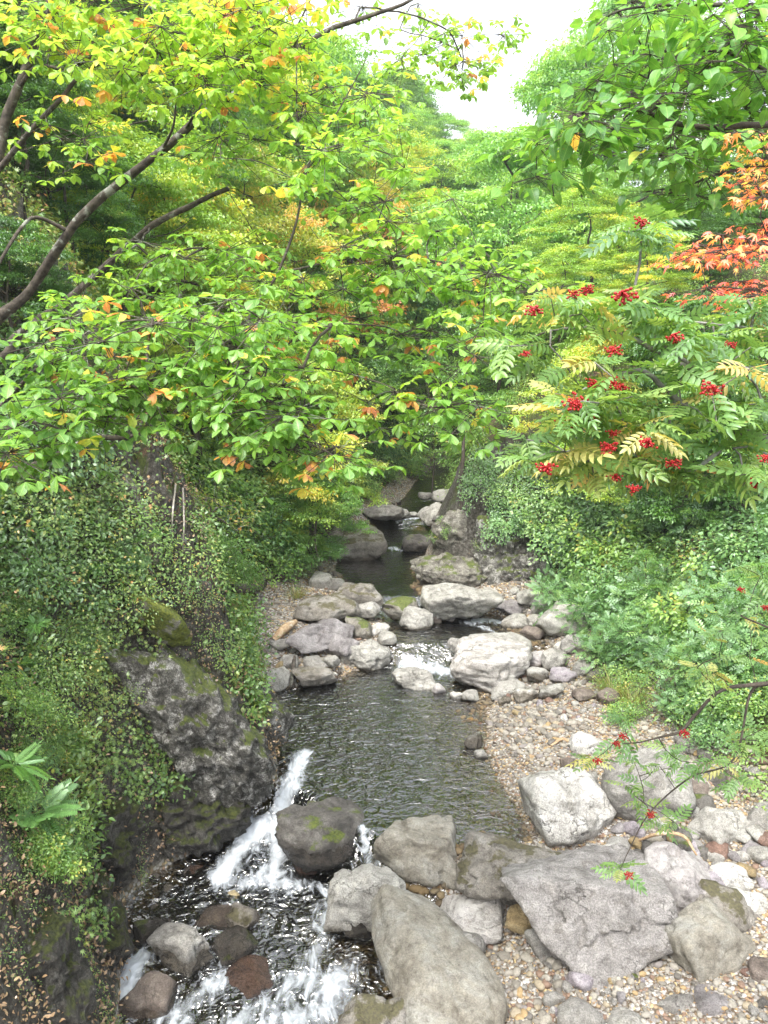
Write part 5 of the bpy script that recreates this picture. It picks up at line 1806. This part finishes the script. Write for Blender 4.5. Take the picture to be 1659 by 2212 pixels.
print('cobbles', cnt, 'forest', k)


def bar_litter():
    r = np.random.default_rng(66)
    n = 9000
    y = 7.5 + 17 * r.uniform(0, 1, n) ** 1.2
    WR, XR = (np.interp(y, ST[:, 0], ST[:, i]) for i in (3, 4))
    x = WR + .1 + (XR - WR + .3) * r.uniform(0, 1, n) ** .8
    z = ground(x, y) + .028
    ml = MB()
    ml.leaves(OVAL, np.stack([x, y, z], -1), rand_dirs(n, .15, r), ups(n, .35, r), r.uniform(.025, .06, n), r.uniform(.3, 1, n))
    link('bar_leaf_litter', ml.mesh('bar_leaf_litter', M_LITTER), label='yellow and brown fallen leaves scattered on the gravel bar', cat='leaf litter', kind='stuff')


bar_litter()


# ------------------------------------------------------------------ dead wood
def wood(pts, rad, label, name='driftwood', cat='driftwood', mat=None, z=None):
    P = np.array(pts, float)
    c = P[0].copy()
    q = bezier_pts(np.c_[P - c, np.array(rad)], 5)
    mb = MB()
    mb.tube(q[:, :3], q[:, 3], 8, .006)
    link(name, mb.mesh(name, mat or M_WOOD), loc=c, label=label, cat=cat)


def hz(u, v, dz=.05):
    p = hit(u, v)
    p[2] = gz(p[0], p[1]) + dz
    return p


wood([hz(592, 1392, .1), hz(615, 1375, .2), hz(640, 1358, .2)], [.09, .13, .07], 'split piece of pale driftwood on the left beach')
wood([hz(630, 1500, .12), hz(633, 1475, .2), hz(636, 1440, .25)], [.04, .055, .05], 'brown driftwood stick standing into the pool from the left beach', mat=M_BARK)
wood([hz(640, 1405, .12), hz(690, 1398, .2), hz(740, 1388, .3)], [.02, .022, .012], 'thin bleached stick lying on the left beach')
wood([hz(1190, 1618, .04), hz(1215, 1605, .06), hz(1240, 1618, .04)], [.025, .035, .02], 'small curved driftwood on the gravel bar')
wood([hz(1380, 1830, .1), hz(1420, 1850, .4), hz(1470, 1870, .5), hz(1500, 1900, .4)], [.02, .03, .028, .015], 'curved grey stick over the pink slab')
wood([hz(500, 1320, .3), hz(560, 1290, .3), hz(620, 1262, .3)], [.1, .13, .1], 'mossy fallen log lying above the left beach', 'fallen_log', 'fallen log', M_BARKD)
a, b = hit(470, 1165), hit(640, 1340)
wood([hit(400, 1085) + [0, -.3, .5], hit(440, 1120) + [0, -.3, .5], hit(520, 1160) + [0, -.2, .3], hit(560, 1215) + [0, 0, .1]], [.035, .03, .022, .008], 'bleached dead branch arching out of the left shrub slope', 'dead_branch', 'dead branch', M_DEAD)
wood([hit(390, 1085) + [0, -.3, .4], hit(385, 1130) + [0, -.3, .3], hit(375, 1190) + [0, -.1, .1]], [.02, .016, .008], 'thin dead twig hanging on the left bank, nearest the pale rock', 'dead_branch', 'dead branch', M_DEAD)
wood([hit(405, 1090) + [0, -.3, .4], hit(408, 1150) + [0, -.3, .3], hit(398, 1210) + [0, -.1, .1]], [.02, .016, .008], 'thin dead twig hanging beside the bleached dead branch', 'dead_branch', 'dead branch', M_DEAD)


# ------------------------------------------------------------------ near trees
def near_tree(name, limbs, links, sprays, leaf_fn, label, cat, bark, r1=.0035, p=.42, step=.16, arch=.06, seed=3, rmax=.03, back=.1, wander=.05):
    """limbs: polylines of (u,v,t,r) or world ('w',x,y,z,r); sprays: world target points"""
    root = bpy.data.objects.new(name, None)
    C.objects.link(root)
    mb = MB()
    nodes, par = [], []
    base = None
    for li, L in enumerate(limbs):
        W = []
        for q in L:
            if q[0] == 'w':
                W.append((q[1], q[2], q[3], q[4]))
            else:
                x = at_t(q[0], q[1], q[2])
                W.append((x[0], x[1], x[2], q[3]))
        if base is None:
            base = np.array(W[0][:3])
        W = bezier_pts(np.array(W), 6)
        mb.tube(W[:, :3] - base, W[:, 3], 10 if W[0, 3] > .04 else 7, .012 if W[0, 3] > .04 else .003)
        n0 = len(nodes)
        nodes += list(W[:, :3])
        par += [-1] + list(range(n0, n0 + len(W) - 1))
    T = np.array([s[:3] for s in sprays])
    A, pr, load, tips = grow(nodes, par, T, step, arch, wander, 0, seed)
    branch_edges(mb, A - base, pr, load, len(nodes), r1, p, rmax, 5)
    root.location = base
    tag(root, label, cat)
    ml = MB()
    leaf_fn(ml, mb, A[tips] - base, A[tips] - A[pr[tips]], sprays)
    link('trunk', mb.mesh('trunk', bark), root)
    return root, base, ml


def ell(cu, cv, ru, rv, n, t0, t1, seed, var=.4, extra=0):
    r = random.Random(seed)
    out = []
    for i in range(n):
        a, q = r.uniform(0, 2 * PI), math.sqrt(r.random())
        u, v = cu + ru * q * math.cos(a), cv + rv * q * math.sin(a)
        x = at_t(u, v, r.uniform(t0, t1))
        out.append((x[0], x[1], x[2], var, extra))
    return out


def oak_leaves(ml, tw, tips, dirs, sprays):
    r = np.random.default_rng(77)
    for k, tip in enumerate(tips):
        base_var = sprays[k][3]
        R0 = .42
        nw = int(r.integers(9, 15))
        a = r.uniform(0, 2 * PI, nw)
        q = np.sqrt(r.uniform(0.02, 1, nw)) * R0 * r.uniform(.8, 1.2)
        c = tip + np.stack([q * np.cos(a), q * np.sin(a), r.normal(0, .13, nw) - .15 * q], -1)
        tw.edges(np.repeat(tip[None], nw, 0), c, np.full(nw, .0035), np.full(nw, .0022), 4)
        for w_ in range(nw):
            n = int(r.integers(4, 8))
            th = r.uniform(0, 2 * PI) + np.arange(n) * 2 * PI / n + r.normal(0, .2, n)
            out = c[w_] - tip
            d = np.stack([np.cos(th), np.sin(th), r.normal(-.3, .3, n)], -1) + unit(out) * .35
            up = unit(np.stack([r.normal(0, .22, n), r.normal(0, .22, n), np.ones(n)], -1))
            z = r.uniform()
            if z < .035:
                vv = .99
            elif z < .075:
                vv = .94
            else:
                vv = base_var + r.normal(0, .12)
            var = np.clip(vv + r.normal(0, .04, n), 0, 1)
            if vv < .84:
                var = np.minimum(var, .72)
            ml.leaves(OAK, np.repeat(c[w_][None], n, 0), d, up, r.uniform(.06, .125, n), var)


gA = hit(-60, 900, 8)
# three oaks on the left bank
base1 = (-7.4, 10.4)
zb1 = gz(*base1)
oakA_sp = (ell(640, 250, 150, 90, 7, 7.2, 9, 1, .65) + ell(560, 90, 110, 90, 11, 7.6, 9, 2, .72) + ell(860, 60, 120, 90, 8, 9, 12, 3, .5) +
           ell(980, 110, 130, 80, 8, 9.5, 12, 4, .5, 1) + ell(420, 560, 200, 50, 10, 7.5, 9, 5, .45) + ell(480, 330, 90, 50, 5, 8.5, 9.5, 6, .5) + ell(730, 180, 90, 80, 8, 7.5, 9, 7, .5) +
           ell(300, 640, 190, 60, 7, 6.6, 8.4, 8, .3))
oakA = near_tree('oak_tree', [
    [('w', base1[0], base1[1], zb1 - .4, .26), ('w', -6.0, 10.3, 8.6, .2), (30, 660, 10.2, 0.0677), (110, 560, 10, 0.0609), (165, 480, 9.8, 0.0564), (240, 410, 9.7, 0.0519), (350, 325, 9.5, 0.0473), (450, 240, 9.3, 0.0450), (550, 180, 9, 0.0405), (640, 110, 8.9, 0.0315), (720, 60, 8.8, 0.0248), (870, 10, 8.6, 0.0180), (960, -60, 8.5, 0.0113)],
    [('w', base1[0] + .2, base1[1] - .1, zb1 - .4, .2), (-30, 790, 10, 0.0677), (40, 725, 9.9, 0.0587), (130, 660, 9.7, 0.0496), (200, 600, 9.6, 0.0450), (290, 520, 9.4, 0.0405), (340, 480, 9.3, 0.0383), (420, 440, 9.2, 0.0315), (492, 408, 9.1, 0.0270)],
    [(150, 500, 9.85, 0.0270), (80, 470, 9.6, 0.0225), (40, 500, 9.3, 0.0203), (-20, 600, 9.1, 0.0180)],
    [(350, 325, 9.5, 0.0180), (375, 270, 9.2, 0.0135), (378, 200, 9, 0.0090), (360, 130, 8.8, 0.0054)],
    [(600, 140, 8.95, 0.0135), (660, 20, 8.6, 0.0099), (700, -60, 8.4, 0.0054)],
    [(400, 280, 9.4, 0.0180), (440, 225, 9.0, 0.0135), (500, 215, 8.8, 0.0090)],
], None, oakA_sp, oak_leaves, 'large oak with two thick grey limbs leaning right from the left bank', 'oak tree', M_BARK)
link('foliage', oakA[2].mesh('foliage', M_OAK), oakA[0])

base2 = (-6.2, 8.4)
oakB_sp = (ell(300, 30, 260, 60, 24, 6.8, 8.6, 11, .72) + ell(330, 110, 220, 50, 16, 6.8, 8.2, 12, .7) + ell(520, 30, 120, 60, 11, 6.8, 8.4, 13, .78) + ell(60, 60, 80, 80, 5, 7.0, 8.5, 14, .55) + ell(120, 300, 120, 60, 5, 7.5, 8.5, 15, .5) + ell(450, 150, 120, 40, 7, 6.8, 8, 16, .7))
oakB = near_tree('oak_tree', [
    [('w', base2[0], base2[1], gz(*base2) - .4, .2), ('w', -5.0, 8.4, 9.4, .14), (-30, 400, 8.3, 0.0519), (15, 250, 8.2, 0.0473), (60, 140, 8.1, 0.0405), (110, 0, 8, 0.0360), (150, -120, 7.9, 0.0270)],
    [(40, 190, 8.15, 0.0225), (80, 145, 8.0, 0.0203), (150, 148, 7.9, 0.0180), (210, 118, 7.8, 0.0145), (300, 100, 7.6, 0.0113), (420, 110, 7.4, 0.0068)],
    [(-30, 400, 8.3, 0.0315), (60, 290, 8.0, 0.0270), (130, 215, 7.8, 0.0225), (190, 150, 7.7, 0.0158), (280, 130, 7.6, 0.0090), (380, 165, 7.5, 0.0063), (480, 180, 7.4, 0.0045)],
    [(110, 0, 8, 0.0225), (220, -60, 7.7, 0.0180), (400, -40, 7.5, 0.0113), (540, 0, 7.4, 0.0068)],
], None, oakB_sp, oak_leaves, 'oak with a grey trunk rising at the far left edge and yellow-green upper leaves', 'oak tree', M_BARK)
link('foliage', oakB[2].mesh('foliage', M_OAK), oakB[0])

base3 = (-5.6, 9.2)
oakC_sp = (ell(830, 430, 170, 100, 11, 6.6, 8.2, 21, .5) + ell(620, 330, 190, 60, 6, 6.6, 8, 22, .55) + ell(900, 560, 150, 70, 8, 6.4, 8, 23, .5) + ell(1080, 615, 105, 30, 8, 6.6, 7.4, 24, .45) +
           ell(700, 560, 200, 70, 8, 6.2, 7.8, 25, .42) + ell(420, 700, 330, 55, 20, 5.8, 7.4, 26, .3) + ell(180, 790, 170, 70, 13, 5.6, 6.8, 27, .25) + ell(480, 790, 200, 60, 14, 5.8, 7.2, 28, .3) +
           ell(110, 900, 110, 55, 8, 5.5, 6.4, 29, .25) + ell(30, 985, 30, 22, 2, 5.4, 6, 30, .3) + ell(570, 900, 130, 45, 7, 5.8, 6.8, 31, .25) + ell(690, 975, 60, 25, 4, 5.8, 6.4, 32, .25) +
           ell(790, 740, 210, 80, 9, 6.2, 7.8, 33, .45) + ell(960, 740, 110, 70, 5, 6.4, 7.6, 34, .4) + ell(1010, 890, 50, 60, 4, 6.4, 7, 35, .35) + ell(860, 880, 90, 50, 5, 6.6, 7.6, 36, .5) + ell(250, 870, 130, 50, 6, 5.8, 6.6, 37, .25))
oakC = near_tree('oak_tree', [
    [('w', base3[0], base3[1], gz(*base3) - .4, .16), (-40, 1060, 8.2, 0.0450), (60, 1010, 8.0, 0.0338), (150, 972, 7.8, 0.0293), (190, 945, 7.7, 0.0270), (270, 945, 7.6, 0.0248), (340, 925, 7.5, 0.0225), (385, 885, 7.4, 0.0190), (410, 855, 7.3, 0.0158), (480, 835, 7.2, 0.0113), (560, 830, 7.1, 0.0068)],
    [(370, 900, 7.45, 0.0180), (430, 850, 7.5, 0.0190), (500, 760, 7.5, 0.0180), (560, 650, 7.4, 0.0158), (600, 590, 7.35, 0.0135), (640, 480, 7.3, 0.0117), (662, 370, 7.3, 0.0099), (700, 290, 7.2, 0.0081), (745, 215, 7.1, 0.0063), (790, 130, 7, 0.0036)],
    [(530, 700, 7.4, 0.0135), (600, 750, 7.1, 0.0099), (650, 722, 7.0, 0.0099), (720, 700, 6.9, 0.0081), (800, 702, 6.8, 0.0045)],
    [(500, 760, 7.5, 0.0135), (620, 790, 7.2, 0.0090), (720, 800, 7.1, 0.0072), (830, 830, 7.0, 0.0045), (870, 860, 6.9, 0.0036)],
    [(600, 590, 7.35, 0.0090), (750, 560, 7.2, 0.0072), (900, 555, 7.1, 0.0054), (1050, 600, 7.0, 0.0036)],
    [(660, 400, 7.3, 0.0063), (560, 350, 7.1, 0.0045), (460, 340, 7, 0.0031)],
    [(-20, 900, 8, 0.0225), (120, 760, 7.2, 0.0135), (250, 700, 6.8, 0.0090), (330, 690, 6.6, 0.0054)],
    [('w', base3[0] + .1, base3[1], gz(*base3) - .4, .09), (-60, 960, 7.9, 0.0270), (-20, 900, 8, 0.0225)],
], None, oakC_sp, oak_leaves, 'low spreading oak whose green sprays hang over the middle of the ravine', 'oak tree', M_BARK)
link('foliage', oakC[2].mesh('foliage', M_OAK), oakC[0])


# rowan
def rowan_leaves(ml, tw, tips, dirs, sprays):
    r = np.random.default_rng(78)
    for k, tip in enumerate(tips):
        bv = sprays[k][3]
        n = int(r.integers(3, 6))
        th = r.uniform(0, 2 * PI) + np.arange(n) * 2.4
        d = np.stack([np.cos(th), np.sin(th), r.uniform(-.6, .5, n)], -1)
        up = unit(np.stack([r.normal(0, .5, n), r.normal(0, .5, n), np.ones(n)], -1))
        vv = .83 if r.uniform() < .06 else bv
        ml.leaves(PINNATE, np.repeat(tip[None], n, 0), d, up, r.uniform(.085, .14, n), np.clip(vv + r.normal(0, .17, n) * (vv < .8), 0, .9))


RB = [(1345, 630, 1.3), (1268, 622, .8), (1240, 632, .8), (1157, 663, 1), (1385, 475, .8), (1325, 752, 1), (1456, 722, 1), (1283, 825, .8), (1318, 823, .9), (1345, 830, .8), (1240, 865, 1.2), (1272, 892, 1),
      (1225, 905, 1.1), (1325, 932, .7), (1315, 960, 1), (1403, 950, 1), (1180, 1005, 1), (1455, 995, .9), (1330, 1025, .8), (1370, 1052, .7), (1540, 832, 1.2), (1640, 1040, .9), (1655, 985, .8), (1580, 740, .6), (1135, 760, .6)]
rowA_sp = (ell(1230, 670, 90, 40, 12, 2.6, 3.2, 41, .5) + ell(1340, 670, 80, 50, 13, 2.6, 3.3, 42, .45) + ell(1140, 740, 60, 40, 7, 2.9, 3.4, 43, .5) + ell(1440, 680, 90, 50, 13, 2.6, 3.2, 44, .4) +
           ell(1270, 850, 90, 70, 23, 2.5, 3.1, 45, .5) + ell(1370, 900, 90, 60, 17, 2.5, 3.1, 46, .5) + ell(1180, 970, 70, 45, 12, 2.6, 3.1, 47, .45) + ell(1320, 980, 120, 45, 19, 2.6, 3.1, 48, .6) + ell(1500, 770, 90, 60, 14, 2.5, 3.2, 49, .4) +
           ell(1590, 880, 80, 100, 25, 2.4, 3.1, 50, .4) + ell(1620, 700, 60, 70, 13, 2.5, 3.1, 51, .35) + ell(1610, 1010, 60, 50, 12, 2.4, 3, 52, .5) + ell(1450, 1010, 110, 40, 12, 2.6, 3.1, 53, .5) + ell(1390, 495, 45, 35, 7, 2.9, 3.2, 54, .35) + ell(1480, 880, 60, 60, 7, 2.6, 3, 55, .4))
rowA = near_tree('rowan_tree', [
    [('w', 2.75, 3.0, .3, .09), ('w', 2.7, 3.0, 4.0, .075), ('w', 2.4, 3.0, 6.6, .05), (2050, 1150, 3.1, .03), (1760, 990, 3.05, .018), (1600, 930, 3.0, .014), (1500, 885, 2.95, .013), (1440, 845, 2.9, .012), (1380, 800, 2.9, .009), (1290, 830, 2.85, .006)],
    [('w', 2.4, 3.0, 6.6, .05), ('w', 2.2, 3.0, 8.6, .035), (1760, 820, 3.1, .016), (1600, 800, 3.05, .013), (1500, 795, 3.0, .011), (1440, 770, 3.0, .01), (1350, 720, 3.0, .008), (1260, 705, 3.0, .006), (1190, 712, 3.0, .004)],
    [(1500, 795, 3.0, .008), (1410, 720, 3.05, .007), (1372, 640, 3.1, .006), (1383, 560, 3.1, .005), (1386, 490, 3.1, .003)],
    [(1760, 820, 3.1, .01), (1640, 720, 2.9, .007), (1540, 700, 2.9, .005), (1440, 690, 2.9, .003)],
    [(1600, 930, 3.0, .01), (1520, 1000, 2.95, .008), (1440, 1040, 2.9, .006), (1330, 1010, 2.9, .004)],
    [(1760, 990, 3.05, .01), (1640, 1020, 2.8, .006), (1600, 1050, 2.8, .004)],
], None, rowA_sp, rowan_leaves, 'rowan with red berry clusters reaching in from the right above the stream', 'rowan', M_BARKR, .0018, .4, .09, .04, 5, .012)
link('foliage', rowA[2].mesh('foliage', M_ROWAN), rowA[0])

mb_, ntb = newmat('red_berries')
bb = N(ntb, 'ShaderNodeBsdfPrincipled', Roughness=.25)
bb.inputs['Base Color'].default_value = (.33, .008, .01, 1)
oo = N(ntb, 'ShaderNodeOutputMaterial')
ntb.links.new(bb.outputs[0], oo.inputs[0])
M_BERRY = mb_


def berry_mesh(seed, n=42, rad=.0046, spread=.02):
    r = np.random.default_rng(seed)
    c = np.clip(r.normal(0, 1, (n, 3)), -1.5, 1.5) * np.array([spread, spread, spread * .6])
    c[:, 2] -= .012
    V, F = ico(2)
    P = (V[None] * rad * r.uniform(.85, 1.15, n)[:, None, None] + c[:, None])
    mb = MB()
    mb.add(P.reshape(-1, 3), (np.arange(n)[:, None, None] * len(V) + F[None]).reshape(-1, 3), None)
    mb.edges(np.zeros((n, 3)) + np.array([0, 0, -.004]), c, np.full(n, .0012), np.full(n, .001), 3)
    me = mb.mesh('berry_cluster', M_BERRY)
    return me, c


BER = [berry_mesh(s)[0] for s in (1, 2, 3)]
rr_ = random.Random(4)
for i, (u, v, s) in enumerate(RB):
    p = at_t(u, v, rr_.uniform(2.38, 2.6))
    o = link('berry_cluster', BER[i % 3], rowA[0], loc=p - rowA[1], rot=(rr_.uniform(-.4, .4), rr_.uniform(-.4, .4), i))
    o.scale = (s * .82, s * .82, s * .82)

rowB_sp = (ell(1560, 1440, 90, 40, 7, 4.5, 5.2, 61, .55) + ell(1610, 1580, 50, 40, 5, 4.5, 5.2, 62, .45) + ell(1290, 1640, 26, 28, 2, 4.6, 4.9, 63, .4) + ell(1380, 1690, 36, 50, 4, 4.5, 5.2, 64, .5) + ell(1350, 1870, 16, 30, 2, 4.6, 4.8, 65, .45) + ell(1440, 1770, 30, 25, 2, 4.5, 5.2, 66, .5) + ell(1500, 1640, 90, 30, 6, 4.5, 5.2, 67, .45) + ell(1345, 1590, 26, 36, 3, 4.6, 4.9, 68, .4) + ell(1600, 1690, 40, 20, 2, 4.5, 5.2, 69, .35) + ell(1620, 1260, 50, 50, 3, 4.5, 5.2, 70, .5) + ell(1560, 1340, 60, 50, 3, 4.5, 5.2, 71, .5))
rowB = near_tree('rowan_tree', [
    [('w', 4.6, 5.0, .3, .08), ('w', 4.2, 4.9, 3.2, .06), (2000, 1480, 4.96, .03), (1760, 1470, 4.90, .018), (1659, 1478, 4.84, .013), (1560, 1490, 4.77, .011), (1500, 1545, 4.77, .01), (1470, 1580, 4.71, .008), (1400, 1600, 4.71, .005), (1345, 1605, 4.71, .003)],
    [(1659, 1478, 4.84, .01), (1620, 1500, 4.84, .008), (1585, 1640, 4.77, .006), (1490, 1680, 4.71, .005), (1400, 1760, 4.71, .004), (1352, 1850, 4.65, .003)],
    [(1760, 1470, 4.90, .012), (1700, 1380, 4.84, .008), (1600, 1330, 4.84, .005)],
], None, rowB_sp, rowan_leaves, 'lower rowan with dark twigs and hanging sprigs over the gravel at right', 'rowan', M_BARKD, .0018, .4, .09, -.02, 6, .01)
link('foliage', rowB[2].mesh('foliage', M_ROWAN), rowB[0])
for i, (u, v, s) in enumerate([(1345, 1587, .8), (1333, 1604, .7), (1480, 1580, .9), (1292, 1640, .8), (1405, 1757, .8), (1358, 1888, .8), (1600, 1270, .7), (1655, 1310, .7)]):
    o = link('berry_cluster', BER[i % 3], rowB[0], loc=at_t(u, v, 4.5) - rowB[1], rot=(0, 0, i))
    o.scale = (s, s, s)


def flat_leaves(tpl, size, per, rad, seed, mix=None):
    def fn(ml, tw, tips, dirs, sprays):
        r = np.random.default_rng(seed)
        for k, tip in enumerate(tips):
            n = int(r.integers(per[0], per[1]))
            a = r.uniform(0, 2 * PI, n)
            q = np.sqrt(r.uniform(.02, 1, n)) * rad
            c = tip + np.stack([q * np.cos(a), q * np.sin(a), r.normal(0, rad * .13, n) - .25 * q], -1)
            tw.edges(np.repeat(tip[None], n, 0), c, np.full(n, .0016), np.full(n, .001), 3)
            d = np.stack([np.cos(a), np.sin(a), r.normal(-.35, .25, n)], -1) + r.normal(0, .35, (n, 3))
            up = unit(np.stack([r.normal(0, .3, n), r.normal(0, .3, n), np.ones(n)], -1))
            var = np.clip(sprays[k][3] + r.normal(0, .16, n), 0, 1)
            ml.leaves(tpl, c, d, up, size * r.uniform(.65, 1.2, n), var)
    return fn


mp_sp = (ell(1570, 530, 90, 26, 11, 3.2, 3.8, 81, .55) + ell(1640, 500, 40, 50, 6, 3.2, 3.8, 82, .5) + ell(1600, 620, 80, 22, 11, 3.2, 3.8, 83, .7) + ell(1640, 340, 40, 60, 8, 3.3, 3.9, 84, .35) + ell(1600, 380, 40, 20, 4, 3.4, 3.8, 85, .3) + ell(1650, 420, 20, 40, 4, 3.3, 3.8, 86, .45))
mpl = near_tree('maple_tree', [
    [('w', 3.6, 4.3, .4, .09), ('w', 3.3, 4.2, 6, .07), ('w', 2.9, 4.0, 9.4, .04), (1900, 560, 3.7, .016), (1760, 560, 3.6, .01), (1660, 540, 3.5, .007), (1560, 530, 3.5, .004)],
    [(1900, 560, 3.7, .012), (1760, 640, 3.6, .008), (1660, 630, 3.5, .005), (1560, 620, 3.5, .003)],
    [('w', 2.9, 4.0, 9.4, .03), ('w', 2.7, 3.9, 10.2, .02), (1760, 380, 3.6, .009), (1680, 360, 3.6, .005), (1620, 360, 3.6, .003)],
], None, mp_sp, flat_leaves(MAPLE, .058, (11, 18), .15, 5), 'maple with red, orange and yellow leaves at the right edge', 'maple', M_BARKD, .0015, .4, .09, .03, 7, .008)
link('foliage', mpl[2].mesh('foliage', M_MAPLE), mpl[0])

ln_sp = (ell(1490, 60, 180, 90, 34, 3.6, 5.0, 91, .5) + ell(1560, 180, 130, 110, 26, 3.5, 4.8, 92, .5) + ell(1390, 190, 130, 70, 16, 3.5, 4.4, 93, .35) + ell(1230, 290, 80, 50, 6, 3.6, 4.2, 94, .5) + ell(1300, 260, 60, 60, 5, 3.4, 4.0, 95, .1) + ell(1480, 290, 160, 60, 12, 3.6, 4.4, 96, .4) +
         ell(1500, 400, 120, 40, 7, 4.0, 4.8, 97, .3) + ell(1180, 360, 40, 30, 2, 4.0, 4.4, 98, .3) + ell(1610, 40, 60, 60, 8, 3.4, 4.4, 99, .6))
lnd = near_tree('broadleaf_tree', [
    [('w', 4.2, 4.6, .4, .14), ('w', 4.0, 4.5, 6, .11), ('w', 3.5, 4.3, 10, .07), (1900, 230, 4.1, .035), (1760, 258, 4.0, .022), (1659, 264, 3.95, .017), (1560, 276, 3.9, .014), (1470, 268, 3.9, .012), (1400, 245, 3.9, .01), (1335, 238, 3.85, .007), (1250, 248, 3.8, .004)],
    [(1900, 230, 4.1, .03), (1800, 80, 4.2, .022), (1660, 20, 4.2, .016), (1500, 10, 4.2, .01), (1350, 20, 4.2, .006), (1280, 60, 4.2, .004)],
    [(1760, 258, 4.0, .014), (1650, 150, 4.0, .01), (1540, 110, 4.0, .007), (1420, 130, 4.0, .004)],
    [(1760, 258, 4.0, .014), (1640, 350, 4.2, .01), (1540, 380, 4.3, .007), (1440, 420, 4.4, .004)],
], None, ln_sp, flat_leaves(BROAD, .075, (12, 20), .24, 6), 'tree with large broad green leaves hanging in from the upper right corner', 'broadleaf tree', M_BARKD, .002, .42, .12, .02, 8, .012)
link('foliage', lnd[2].mesh('foliage', M_LINDEN), lnd[0])


# ------------------------------------------------------------------ air
def haze_box():
    m, nt = newmat('thin_haze')
    v = N(nt, 'ShaderNodeVolumePrincipled', Density=.0009)
    v.inputs['Color'].default_value = (.92, .97, 1, 1)
    v.inputs['Anisotropy'].default_value = .3
    o = N(nt, 'ShaderNodeOutputMaterial')
    nt.links.new(v.outputs[0], o.inputs['Volume'])
    V = np.array([(x, y, z) for z in (-4, 75) for y in (-12, 175) for x in (-130, 260)], float)
    F = np.array([(0, 2, 3, 1), (4, 5, 7, 6), (0, 1, 5, 4), (2, 6, 7, 3), (0, 4, 6, 2), (1, 3, 7, 5)])
    link('haze', mesh_from('haze', V, [F], m, False), kind='stuff', label='thin pale haze filling the ravine', cat='haze')


haze_box()
